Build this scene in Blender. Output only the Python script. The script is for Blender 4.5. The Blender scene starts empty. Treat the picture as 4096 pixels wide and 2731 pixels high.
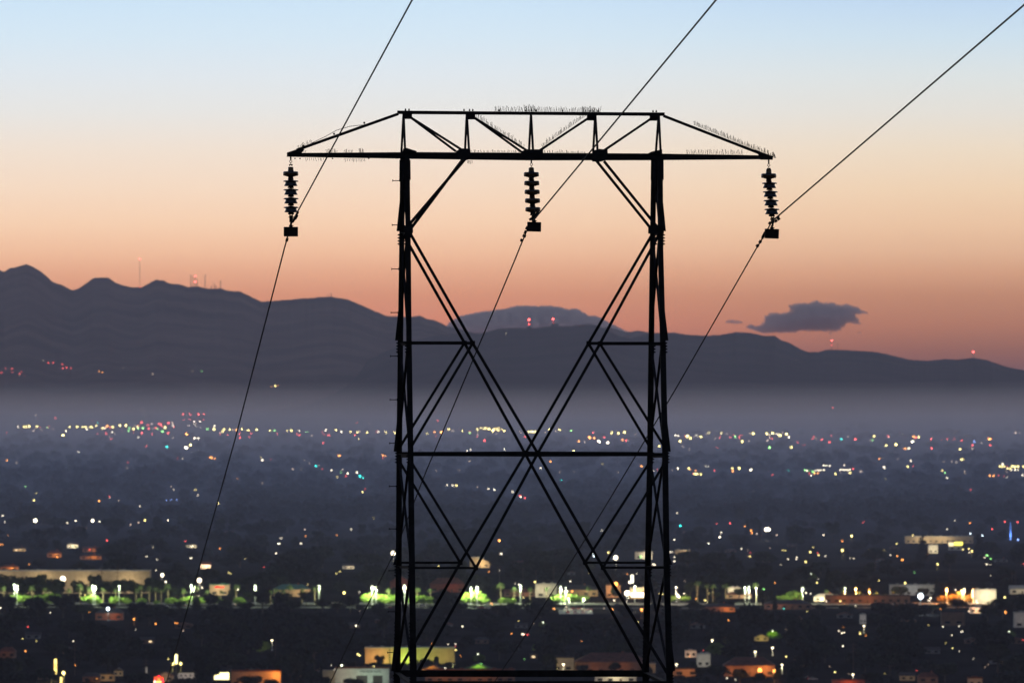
import bpy, bmesh, math, random
from mathutils import Vector, Matrix, noise
random.seed(11)
sc = bpy.context.scene
COL = sc.collection
# ------------------------------------------------------------------ camera model
F = 45511.0            # focal length in photo pixels (400 mm on 36 mm, photo 4096 px wide)
HX, HY = 2048.0, 1428.0
VALLEY = -150.0
DT = 177.0             # distance of the tower axis

def P(px, py, d):
    return Vector(((px-HX)/F*d, d, -(py-HY)/F*d))

cam_d = bpy.data.cameras.new('camera'); cam = bpy.data.objects.new('camera', cam_d); COL.objects.link(cam)
sc.camera = cam
cam_d.lens = 400; cam_d.sensor_width = 36; cam_d.clip_start = 1; cam_d.clip_end = 150000
cam.location = (0, 0, 0)
cam.rotation_euler = (math.pi/2 + (HY-1365.5)/F, 0, 0)
cam_d.dof.use_dof = True; cam_d.dof.focus_distance = 176; cam_d.dof.aperture_fstop = 11

# ------------------------------------------------------------------ helpers
def interp(pts, x):
    if x <= pts[0][0]: return pts[0][1]
    for (a, b), (c, d) in zip(pts, pts[1:]):
        if x <= c: return b+(d-b)*(x-a)/(c-a)
    return pts[-1][1]
def sstep(a, b, x):
    t = max(0, min(1, (x-a)/(b-a))); return t*t*(3-2*t)

def mat(name, col, rough=.8, metal=0, noise_amt=.25, scale=1.0, spec=.3, col2=None):
    m = bpy.data.materials.new(name); m.use_nodes = True
    nt = m.node_tree; bs = nt.nodes['Principled BSDF']
    bs.inputs['Roughness'].default_value = rough; bs.inputs['Metallic'].default_value = metal
    bs.inputs['Specular IOR Level'].default_value = spec
    tc = nt.nodes.new('ShaderNodeTexCoord'); nz = nt.nodes.new('ShaderNodeTexNoise')
    nz.inputs['Scale'].default_value = scale; nz.inputs['Detail'].default_value = 5
    rp = nt.nodes.new('ShaderNodeValToRGB')
    c2 = col2 or tuple(c*(1+noise_amt) for c in col)
    rp.color_ramp.elements[0].color = (*[c*(1-noise_amt) for c in col], 1); rp.color_ramp.elements[0].position = .35
    rp.color_ramp.elements[1].color = (*c2, 1); rp.color_ramp.elements[1].position = .65
    nt.links.new(tc.outputs['Object'], nz.inputs['Vector']); nt.links.new(nz.outputs['Fac'], rp.inputs['Fac'])
    nt.links.new(rp.outputs['Color'], bs.inputs['Base Color'])
    return m
def emat(name, col, s):
    m = bpy.data.materials.new(name); m.use_nodes = True; nt = m.node_tree; nt.nodes.clear()
    e = nt.nodes.new('ShaderNodeEmission'); o = nt.nodes.new('ShaderNodeOutputMaterial')
    e.inputs['Color'].default_value = (*col, 1); e.inputs['Strength'].default_value = s
    nt.links.new(e.outputs[0], o.inputs['Surface'])
    m.cycles.emission_sampling = 'NONE'
    return m

def meshobj(name, V, Fc, m=None, parent=None, smooth=False, mats=None, midx=None):
    me = bpy.data.meshes.new(name); me.from_pydata([tuple(v) for v in V], [], Fc)
    for q in (mats or ([m] if m else [])): me.materials.append(q)
    if midx: me.polygons.foreach_set('material_index', midx)
    if smooth: me.polygons.foreach_set('use_smooth', [True]*len(Fc))
    me.update()
    o = bpy.data.objects.new(name, me); COL.objects.link(o)
    if parent: o.parent = parent
    return o
def tag(o, label=None, cat=None, group=None, kind=None):
    if label: o['label'] = label
    if cat: o['category'] = cat
    if group: o['group'] = group
    if kind: o['kind'] = kind
    return o
def empty(name, loc=(0,0,0), rz=0):
    o = bpy.data.objects.new(name, None); COL.objects.link(o); o.location = loc; o.rotation_euler = (0,0,rz)
    o.empty_display_size = .5; return o
def dup(o, parent=None):
    c = o.copy(); COL.objects.link(c)
    if parent: c.parent = parent
    for ch in list(o.children): dup(ch, c)
    return c

class MB:
    def __init__(s): s.V = []; s.F = []; s.M = []
    def add(s, V, Fc, mi=0):
        n = len(s.V); s.V += [Vector(v) for v in V]; s.F += [tuple(i+n for i in f) for f in Fc]; s.M += [mi]*len(Fc)
    def box(s, x0, x1, y0, y1, z0, z1, mi=0):
        s.add([(x0,y0,z0),(x1,y0,z0),(x1,y1,z0),(x0,y1,z0),(x0,y0,z1),(x1,y0,z1),(x1,y1,z1),(x0,y1,z1)],
              [(0,3,2,1),(4,5,6,7),(0,1,5,4),(1,2,6,5),(2,3,7,6),(3,0,4,7)], mi)
    def prism(s, poly, ext, mi=0):   # poly list of Vector, ext Vector
        n = len(poly); V = list(poly)+[p+ext for p in poly]
        s.add(V, [tuple(range(n))[::-1], tuple(range(n, 2*n))]+[(i,(i+1)%n,n+(i+1)%n,n+i) for i in range(n)], mi)
    def tube(s, pts, r, n=8, mi=0, r2=None):
        V = []; Fc = []
        for i, p in enumerate(pts):
            a = pts[max(0,i-1)]; b = pts[min(len(pts)-1,i+1)]
            u = (Vector(b)-Vector(a)).normalized()
            w = u.cross(Vector((0,0,1)));
            if w.length < .05: w = u.cross(Vector((1,0,0)))
            w.normalize(); q = u.cross(w)
            rr = r if r2 is None else r+(r2-r)*i/(len(pts)-1)
            for k in range(n):
                t = 2*math.pi*k/n; V.append(Vector(p)+w*math.cos(t)*rr+q*math.sin(t)*rr)
        for i in range(len(pts)-1):
            for k in range(n):
                k2 = (k+1)%n; Fc.append((i*n+k, i*n+k2, (i+1)*n+k2, (i+1)*n+k))
        Fc.append(tuple(range(n))[::-1]); Fc.append(tuple((len(pts)-1)*n+k for k in range(n)))
        s.add(V, Fc, mi)
    def lathe(s, prof, c=(0,0,0), n=24, mi=0):  # prof (r,z) list, top to bottom
        V = []; Fc = []
        for r, z in prof:
            for k in range(n):
                t = 2*math.pi*k/n; V.append((c[0]+r*math.cos(t), c[1]+r*math.sin(t), c[2]+z))
        for i in range(len(prof)-1):
            for k in range(n):
                k2 = (k+1)%n; Fc.append((i*n+k, (i+1)*n+k, (i+1)*n+k2, i*n+k2))
        Fc.append(tuple(range(n))); Fc.append(tuple((len(prof)-1)*n+k for k in range(n))[::-1])
        s.add(V, Fc, mi)
    def angle(s, a, b, w0, w1=None, flip=1, t=None, nrm=Vector((0,-1,0))):   # rolled steel angle section
        w1 = w1 or w0; u = (b-a).normalized(); n = (nrm-u*nrm.dot(u)).normalized(); v = u.cross(n)*flip
        V = []
        for p, w in ((a, w0), (b, w1)):
            th = max(.008, w*.13)
            for (x, y) in ((-.5*w,0),(.5*w,0),(.5*w,-w),(.5*w-th,-w),(.5*w-th,-th),(-.5*w,-th)):
                V.append(p+v*x+n*y)
        s.add(V, [(0,1,2,3,4,5)[::-1],(6,7,8,9,10,11)]+[(i,(i+1)%6,6+(i+1)%6,6+i) for i in range(6)])
    def build(s, name, m=None, parent=None, smooth=False, mats=None):
        return meshobj(name, s.V, s.F, m, parent, smooth, mats, s.M if mats else None)

# ------------------------------------------------------------------ terrain function
RA = [(-1500,1180),(-700,1150),(-300,1118),(0,1080),(17,1088),(36,1072),(62,1069),(103,1057),(124,1062),(167,1088),(213,1129),(249,1139),(282,1160),(306,1158),(344,1134),(373,1111),(435,1110),(459,1129),(498,1143),(531,1149),(569,1148),(593,1134),(622,1119),(655,1122),(679,1134),(718,1136),(751,1148),(789,1144),(832,1155),(885,1153),(914,1163),(957,1165),(1014,1191),(1043,1206),(1100,1203),(1219,1193),(1324,1186),(1393,1198),(1440,1218),(1480,1236),(1546,1264),(1586,1265),(1643,1268),(1678,1261),(1707,1275),(1741,1281),(1787,1304),(1844,1316),(1900,1333),(2000,1370),(2300,1420),(3200,1470)]
RB = [(300,1640),(900,1610),(1219,1540),(1400,1470),(1500,1425),(1615,1373),(1730,1344),(1856,1332),(1930,1332),(1988,1316),(2060,1311),(2131,1313),(2206,1304),(2286,1304),(2344,1296),(2390,1301),(2430,1321),(2476,1344),(2533,1356),(2590,1362),(2800,1400),(3300,1460),(4100,1560)]
RC = [(1700,1560),(2200,1460),(2450,1370),(2550,1345),(2600,1335),(2640,1330),(2700,1330),(2736,1337),(2807,1342),(2878,1339),(2949,1328),(3009,1331),(3050,1342),(3098,1343),(3127,1361),(3163,1373),(3210,1400),(3240,1409),(3276,1407),(3305,1398),(3388,1400),(3501,1407),(3561,1419),(3638,1438),(3709,1443),(3780,1435),(3828,1438),(3893,1431),(3946,1439),(4029,1468),(4096,1480),(4300,1500),(5200,1530)]
RD = [(1900,1420),(2300,1340),(2430,1306),(2470,1318),(2508,1329),(2550,1322),(2600,1330),(2680,1345),(3000,1380)]
RIDGES = {'A': (RA, 31000, 26200, 34000), 'B': (RB, 28300, 25300, 30500), 'C': (RC, 29200, 25600, 31500), 'D': (RD, 32300, 29500, 33900)}
def crest(k, x):
    pts, yc, yf, yb = RIDGES[k]; px = HX+x/yc*F
    py = interp(pts, px) - 2.2*(noise.noise(Vector((px*.045, 3.1, 0)))+.6*noise.noise(Vector((px*.13, 9.1, 0)))+.5*noise.noise(Vector((px*.31, 4.1, 0))))
    return -(py-HY)/F*yc
def base_h(x, y):
    if y < 175: z = -1.75-.07*max(0, y)
    elif y < 265: z = -14
    else: z = -14-136*sstep(265, 1700, y)
    if 20 < y < 2500: z += .35*noise.noise(Vector((x*.03, y*.03, 1)))*min(1, (y-20)/200)
    if y > 22500: z += (y-22500)*.0045
    return z
def ridge_h(k, x, y):
    pts, yc, yf, yb = RIDGES[k]
    c = crest(k, x*yc/max(y, 1)) if y < yc else crest(k, x)
    b = -160.0
    if y < yf or y > yb: return b-5
    if y <= yc:
        t = (y-yf)/(yc-yf)
        g = t**.8
        sp = noise.noise(Vector((x*.004, y*.0006, 7)))*.08+noise.noise(Vector((x*.011, y*.0012, 2)))*.05
        g = g*(1+sp*(1-t)*1.6)
        g = min(g, 1)
    else:
        g = 1-((y-yc)/(yb-yc))**1.5
    return b+(c-b)*g
def terrain(x, y):
    z = base_h(x, y)
    if y > 25300: z = max(z, *[ridge_h(k, x, y) for k in RIDGES])
    return z
def ground_at(px, py, up=0.0, dmin=4300):
    """distance at which a thing of height `up` stands on the ground with its top at this pixel"""
    if py > 1720: return (-VALLEY-up)*F/(py-HY)
    d = max(dmin, 20500)
    while d < 33000:
        x = (px-HX)/F*d; z = -(py-HY)/F*d
        if terrain(x, d) >= z-up: return d
        d += 60
    return 27000

M = {}
M['soil'] = mat('dry_ground', (.02,.02,.02), 1, spec=0, noise_amt=.45, scale=.01)
M['asphalt'] = mat('asphalt', (.05,.05,.052), .8, scale=.3)
M['chaparral_hazed'] = mat('hazed_chaparral_slope', (.17,.09,.065), 1, spec=0, noise_amt=.35, scale=.004)  # far ridges: lighter, the haze in front of them put into the colour

M['chaparral_unhazed'] = mat('unhazed_chaparral_slope', (.055,.03,.025), 1, spec=0, noise_amt=.35, scale=.004)  # nearer ridges: same slope, darker, without the painted haze
# ground: one sheet from the viewpoint to behind the mountains
ys = [-180,-60,-10,0,20,60,110,150,175,200,230,265]
y = 265
while y < 1700: y += 40+y*.03; ys.append(y)
while y < 33900: y += 60+y*.018; ys.append(min(y, 33950))
N = 70; V = []; Fc = []
for y in ys:
    for i in range(N+1):
        x = (i/N*2-1)*(150+.115*max(y,0)); V.append((x, y, base_h(x, y)))
for j in range(len(ys)-1):
    for i in range(N):
        a = j*(N+1)+i; Fc.append((a, a+1, a+N+2, a+N+1))
tag(meshobj('ground', V, Fc, M['soil'], smooth=True), kind='structure')

for k, (pts, yc, yf, yb) in RIDGES.items():
    V = []; Fc = []; nx = 620
    yy = [yf+(yc-yf)*(j/26) for j in range(27)]+[yc+(yb-yc)*(j/8) for j in range(1, 9)]
    px0, px1 = {'A': (-1200, 3200), 'B': (300, 4100), 'C': (1700, 5200), 'D': (1900, 3000)}[k]
    for y in yy:
        for i in range(nx+1):
            px = px0+(px1-px0)*i/nx
            x = (px-HX)/F*(y if y < yc else yc)
            V.append((x, y, ridge_h(k, x, y)))
    for j in range(len(yy)-1):
        for i in range(nx):
            a = j*(nx+1)+i; Fc.append((a, a+1, a+nx+2, a+nx+1))
    tag(meshobj('mountain_ridge', V, Fc, M['chaparral_hazed' if k in 'AD' else 'chaparral_unhazed'], smooth=True), kind='structure')
# ------------------------------------------------------------------ transmission tower
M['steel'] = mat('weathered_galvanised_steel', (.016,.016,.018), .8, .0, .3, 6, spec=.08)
M['porcelain'] = mat('brown_glazed_porcelain', (.02,.014,.014), .15, 0, .1, 8, spec=.6)
M['castiron'] = mat('cast_iron', (.015,.015,.016), .7, .0, .2, 20, spec=.1)
M['conductor'] = mat('aluminium_conductor', (.01,.01,.01), .9, .0, .2, 20)
T37 = math.tan(math.radians(3.7))
def depth(py): return 1.2+3.3*(py-635)/(2690-635)
def PT(px, py, s=0):
    d = DT + s*depth(max(py, 600))/2 + (px-2120)/F*DT*T37
    return P(px, py, d)
def W(p): return p*DT/F
NF = Vector((math.sin(math.radians(3.7)), -math.cos(math.radians(3.7)), 0))   # face normal, towards the viewer
NS = Vector((1, 0, 0))
LEG = {'FL': ([(600,1628),(1000,1633),(1365,1636),(1850,1643),(2260,1648),(2735,1654),(5100,1690)], -1),
       'RL': ([(600,1611),(1000,1607),(1365,1602),(1806,1597),(2260,1595),(2690,1588),(5100,1560)], 1),
       'FR': ([(600,2641),(1000,2643),(1365,2652),(1810,2661),(2260,2667),(2735,2679),(5100,2720)], -1),
       'RR': ([(600,2617),(1000,2611),(1365,2606),(1810,2601),(2260,2592),(2690,2583),(5100,2545)], 1)}
def L(k, py): return PT(interp(LEG[k][0], py), py, LEG[k][1])
tower_base = PT(2120, 5060, 0)
tower = tag(empty('lattice_tower', tower_base), 'black steel lattice power tower with wide crossarm, standing in front of the valley', 'power tower')
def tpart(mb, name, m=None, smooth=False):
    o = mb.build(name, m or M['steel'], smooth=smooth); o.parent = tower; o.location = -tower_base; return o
def member(name, a, b, w, w1=None, flip=1, n=NF):
    mb = MB(); mb.angle(a, b, W(w), W(w1 or w), flip, nrm=n); return tpart(mb, name)
# legs
for k in LEG:
    mb = MB(); pts = LEG[k][0]; flip = 1 if k[1] == 'L' else -1
    yj = [618]+[p[0] for p in pts[1:]]
    for a, b in zip(yj, yj[1:]):
        mb.angle(L(k, a), L(k, b), W(20+(a-600)*.0022), W(20+(b-600)*.0022), -flip, nrm=NF)
    out = -1 if k[1] == 'L' else 1
    if k in ('RL', 'FR'):
        for ye in (925, 1362, 1806, 2258, 2682):
            sh = 150 if ye < 2000 or ye > 2500 else 40
            hw = 10+(ye-600)*.0011
            x0 = interp(pts, ye-sh)+out*(hw-3); x1 = interp(pts, ye)+out*(hw-3)
            q = [PT(x0, ye-sh, LEG[k][1]), PT(x1, ye, LEG[k][1]), PT(x1+out*14, ye, LEG[k][1])]
            mb.prism(q, -NF*.02)
    for ye in (940, 1372, 1812, 2264, 2700):
        for i in range(4):
            yb_ = ye+i*12; c = PT(interp(pts, yb_)+out*10, yb_, LEG[k][1])
            mb.tube([c, c+Vector((out*W(7), 0, 0))], W(3.2), 6); mb.tube([c, c+Vector((out*W(3), 0, 0))], W(4.6), 6)
            c2 = PT(interp(pts, yb_)-out*3, yb_, LEG[k][1])+NF*.004
            mb.tube([c2, c2+NF*W(4)], W(3), 6)
    for i in range(14):
        yb_ = 2490+i*15; c = PT(interp(pts, yb_)+(out if k in ('RL','FR') else -1)*11, yb_, LEG[k][1])
        o_ = out if k in ('RL','FR') else -1
        mb.tube([c, c+Vector((o_*W(4), 0, 0))], W(3.2), 6)
    ft = L(k, 5060); mb.box(ft.x-.25, ft.x+.25, ft.y-.25, ft.y+.25, ft.z-.9, ft.z+.12)
    tpart(mb, 'leg')
# splice plates (long thin doublers on the legs)
for k in LEG:
    for y0, y1 in ((2580, 2700), (640, 720)):
        mb = MB(); a = L(k, y0)+NF*.012; b = L(k, y1)+NF*.012; w = W(13)
        u = Vector((w/1.0, 0, 0)); mb.prism([a-u, a+u, b+u, b-u], -NF*-.006)
        tpart(mb, 'splice_plate')
# main X bracing, front and rear face
NL = {-1: ('FL', 'FR'), 1: ('RL', 'RR')}
XT = {-1: ((1636, 925), (2643, 925), (2151, 1812), (1662, 2702), (2676, 2702)),
      1: ((1612, 935), (2606, 942), (2101, 1814), (1590, 2690), (2582, 2690))}
ND = {-1: ((1891, 1372), (2400, 1374), (1904, 2270), (2412, 2269)), 1: ((1858, 1371), (2354, 1373), (1841, 2249), (2340, 2249))}
for s in (-1, 1):
    tl, tr, c, bl, br = [PT(*q, s) for q in XT[s]]
    n1, n2, n3, n4 = [PT(*q, s) for q in ND[s]]
    for i, (a, m_, b) in enumerate(((tl, n1, c), (c, n4, br), (tr, n2, c), (c, n3, bl))):
        mb = MB(); mb.angle(a+NF*.006*(i//2), m_+NF*.006*(i//2), W(11.5), None, 1 if i < 2 else -1, nrm=NF)
        mb.angle(m_+NF*.006*(i//2), b+NF*.006*(i//2), W(11.5), None, 1 if i < 2 else -1, nrm=NF); tpart(mb, 'diagonal_brace')
    lk, rk = NL[s]
    for nd, k, yy in ((n1, lk, 1792), (n2, rk, 1790), (n3, lk, 1843), (n4, rk, 1845)):
        member('diagonal_brace', nd, L(k, yy), 10.5, flip=1)
    for nd, k, q in ((n1, lk, ND[s][0]), (n2, rk, ND[s][1]), (n3, lk, ND[s][2]), (n4, rk, ND[s][3])):
        member('horizontal_strut', L(k, q[1]), nd, 12.5 if q[1] < 2000 else 9)
    # small gussets with bolts at the nodes
    for q in ND[s]+(XT[s][2],):
        mb = MB(); c0 = PT(*q, s)+NF*.01; r = W(9)
        mb.prism([c0+Vector((dx*r, 0, dz*r)) for dx, dz in ((-1,-1),(1,-1),(1,1),(-1,1))], NF*.006)
        for dx in (-1, 0, 1):
            cc = c0+Vector((dx*r*.6, 0, -r*.2)); mb.tube([cc, cc+NF*.03], W(2.4), 6)
        tpart(mb, 'gusset_plate')
    # belt girders
    a = L(lk, 1815+s*-2); b = L(rk, 1815+s*-2); mid = (a+b)/2
    mb = MB(); mb.angle(a, mid, W(13), W(17), 1, nrm=NF); mb.angle(mid, b, W(17), W(13), 1, nrm=NF); tpart(mb, 'belt_girder')
    yb_ = 2736 if s < 0 else 2692
    a = L(lk, yb_); b = L(rk, yb_); member('belt_girder', a, b, 27)
    # panels below the picture
    yl = [2745, 3450, 4230, 5020]
    for y0, y1 in zip(yl, yl[1:]):
        member('diagonal_brace', L(lk, y0), L(rk, y1), 11); member('diagonal_brace', L(rk, y0)+NF*.008, L(lk, y1)+NF*.008, 11)
# side faces
for (f, r) in (('FL', 'RL'), ('FR', 'RR')):
    for y0, y1 in ((645, 925), (935, 1368), (1376, 1806), (1822, 2258), (2276, 2690)):
        member('side_brace', L(f, y0), L(r, y1), 10, n=NS); member('side_brace', L(r, y0)+NS*.01, L(f, y1)+NS*.01, 10, n=NS)
    for yy, w in ((930, 12), (1372, 10), (1815, 15), (2262, 10)):
        member('side_strut', L(f, yy), L(r, yy), w, n=Vector((0,0,1)))
    member('side_strut', L(f, 2732), L(r, 2686), 20, n=Vector((0,0,1)))
    for y0, y1 in ((2745, 3600), (3600, 5020)):
        member('side_brace', L(f, y0), L(r, y1), 10, n=NS); member('side_brace', L(r, y0)+NS*.01, L(f, y1)+NS*.01, 10, n=NS)
# step bolts on the rear left leg
for yy in (723, 900, 1076, 1250, 1424, 1598, 1772, 1944, 2114, 2281, 2445, 2608):
    mb = MB(); x0 = interp(LEG['RL'][0], yy)-8; e = x0-30
    a = PT(x0, yy, 1); b = PT(e, yy, 1)
    mb.tube([a, b], W(1.7), 8); mb.tube([b, PT(e-2.5, yy, 1)], W(4.4), 8); mb.tube([PT(x0-5, yy, 1), PT(x0+2, yy, 1)], W(4.2), 6)
    tpart(mb, 'step_bolt')
# crossarm: upper chord
mb = MB(); mb.angle(PT(1589, 450), PT(2124, 454), W(14), W(13), 1, nrm=NF); mb.angle(PT(2124, 454), PT(2659, 457.5), W(13), W(14), 1, nrm=NF)
for x in (1622,1636,1856,1878,1891,1996,2104,2126,2144,2250,2360,2372,2392,2612,2625):
    c = PT(x, interp([(1589,443),(2659,450)], x)); mb.tube([c, c+Vector((0,0,W(6)))], W(3.6), 6); mb.tube([c+Vector((0,0,W(5))), c+Vector((0,0,W(9)))], W(1.8), 6)
tpart(mb, 'top_chord')
# lower chords (front and rear booms meeting at the tips)
tl = PT(1152, 620, 0); tr = PT(3088, 630, 0)
for s in (-1, 1):
    lx = interp(LEG[NL[s][0]][0], 620); rx = interp(LEG[NL[s][1]][0], 625)
    k = 3.0*s*-1
    a = PT(lx, 622-k, s); b = PT(rx, 628-k, s); mid = PT((lx+rx)/2, 627-k, s)
    o = Vector((0, .02*s, 0))
    mb = MB(); mb.angle(tl+o, a, W(15), W(20), 1, nrm=NF); mb.angle(a, mid, W(21), W(24), 1, nrm=NF)
    mb.angle(mid, b, W(24), W(21), 1, nrm=NF); mb.angle(b, tr+o, W(20), W(15), 1, nrm=NF)
    for x in (1330, 1475, 1200, 1180, 2755, 2905, 3040, 3060):
        c = PT(x, 632, 0); mb.tube([c, c-Vector((0,0,W(5)))], W(3), 6)
    tpart(mb, 'bottom_chord')
# horizontal lacing between the two lower booms
for x0, x1 in ((1300, 1450), (1450, 1611), (1640, 1860), (1860, 2120), (2120, 2400), (2400, 2630), (2650, 2800), (2800, 2960)):
    def bp(x, s):
        sp = interp([(1152,0),(1620,1),(2630,1),(3088,0)], x); return PT(x, 622, s*sp)
    member('plan_brace', bp(x0, -1), bp(x1, 1), 9, n=Vector((0,0,1)))
# arms
member('crossarm_brace', PT(1186, 601), PT(1594, 456), 11.5); member('crossarm_brace', PT(2654, 464), PT(3040, 614), 11.5, flip=-1)
# hangers: narrow V from the upper chord to both booms
for xt, xl, xr in ((1614,1606,1621),(1867,1860,1877),(2124,2116,2133),(2381,2373,2391),(2635,2624,2643)):
    member('hanger', PT(xt, 462), PT(xl, 610, 1), 8.5); member('hanger', PT(xt+1, 462), PT(xr, 610, -1), 8.5)
# inclined web members
def web(a, b1, b2, w=9):
    member('web_brace', PT(*a), PT(*b1, 1), w); member('web_brace', PT(a[0]+1, a[1]), PT(*b2, -1), w)
web((1645, 472), (1824, 606), (1845, 598)); web((1898, 472), (2086, 608), (2104, 600))
web((2349, 476), (2158, 604), (2162, 600)); web((2600, 478), (2412, 606), (2416, 602))
# knee braces
member('knee_brace', PT(1850, 640, 1), L('RL', 925)+Vector((.11,0,0)), 12); member('knee_brace', PT(1858, 640, -1), L('FL', 905), 12)
member('knee_brace', PT(2387, 645, 1), L('RR', 925), 11.5, flip=-1); member('knee_brace', PT(2416, 645, -1), L('FR', 925), 11.5, flip=-1)
def plate(poly, s=0, off=.02, name='gusset_plate', bolts=3):
    mb = MB(); q = [PT(x, y, s)+NF*off for x, y in poly]; mb.prism(q, NF*.012)
    c = sum(q, Vector())/len(q)
    for i in range(bolts):
        cc = c+Vector(((i-(bolts-1)/2)*W(9), 0, W(3)*(i%2))); mb.tube([cc, cc+NF*.035], W(2.6), 6)
    tpart(mb, name)
for r in ((1609,456,1648,477),(1862,457,1901,479),(2347,458,2386,483),(2598,459,2638,484)):
    plate([(r[0],r[1]),(r[2],r[1]),(r[2],r[3]),(r[0],r[3])])
for s, o in ((-1, .03), (1, .03)):
    plate([(1823,606),(1842,594),(1880,595),(1882,636),(1862,643),(1842,640),(1832,633),(1823,630)], s, o)
    plate([(2084,606),(2106,598),(2172,598),(2172,636),(2084,636)], s, o, bolts=5)
    plate([(2368,604),(2398,596),(2430,600),(2430,640),(2400,648),(2368,647)], s, o)
plate([(1609,612),(1612,596),(1625,592),(1666,605),(1666,612)], -1, .03); plate([(2588,616),(2606,607),(2648,598),(2648,618)], -1, .03)
plate([(1147,611),(1189,597),(1218,598),(1206,612),(1200,627),(1147,627)], 0, .05); plate([(3090,640),(3090,625),(3046,610),(3018,598),(3032,620),(3040,640)], 0, .05)
for s in (-1, 1):
    plate([(LEG['FL' if s<0 else 'RL'][0][0][1]-9, 905),(1650,895),(1652,930),(1640,945),(LEG['FL' if s<0 else 'RL'][0][0][1]-9,945)], s, .03)
    plate([(2592,905),(2655 if s<0 else 2620,900),(2655 if s<0 else 2620,935),(2592,935)], s, .03)
# bird spikes
def spikes(name, p0, p1, n, h, lean=.25, s=0, dens=1):
    mb = MB()
    for i in range(n):
        t = (i+random.random()*.6)/n; x = p0[0]+(p1[0]-p0[0])*t; y = p0[1]+(p1[1]-p0[1])*t
        a = PT(x, y, s); hh = W(h)*random.uniform(.6, 1.15)*(1 if h > 0 else 1)
        b = a+Vector((hh*random.uniform(-lean*1.6, lean), random.uniform(-.3, .3)*abs(hh), hh))
        mb.tube([a, b], .0034, 3)
    tpart(mb, name, M['castiron'])
for a, b, n, h in (((1978,446),(2345,449),78,20),((2330,450),(2402,452),26,24),((2100,446),(2150,447),14,26),((1905,470),(2098,596),46,21),((2168,590),(2346,462),52,19),
                   ((1192,598),(1250,576),14,20),((1306,612),(1350,612),12,16),((1375,613),(1412,613),8,18),((1436,613),(1456,613),7,18),((1882,614),(2082,614),36,14),
                   ((2178,617),(2345,618),34,16),((2775,500),(3075,622),92,20),((2745,618),(2975,620),40,20),((3076,628),(3106,634),12,24),((1190,606),(1226,611),9,10)):
    spikes('bird_spike_strip', a, b, n, h)
for a, b, n in (((1220,631),(1300,631),10),((1375,633),(1462,634),14),((1868,642),(1890,642),6)):
    spikes('bird_spike_strip', a, b, n, -14)
mb = MB(); mb.tube([PT(1248,572),PT(1300,548),PT(1345,522),PT(1400,506),PT(1456,500)], .0035, 4); mb.tube([PT(1252,578),PT(1320,553),PT(1400,520),PT(1460,498)], .0035, 4)
for i in range(26):
    t = i/25; c = PT(interp([(0,1248),(1,1456)], t), interp([(0,572),(.25,548),(.47,522),(.73,506),(1,500)], t)); mb.tube([c+Vector((-.006,0,-.008)), c+Vector((.006,0,.012))], .0025, 3)
for x, y in ((1336,540),(1457,496),(1213,588)):
    c = PT(x, y); mb.tube([c, c+Vector((0,0,W(8)))], W(4), 6)
tpart(mb, 'barbed_wire', M['castiron'])

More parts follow.
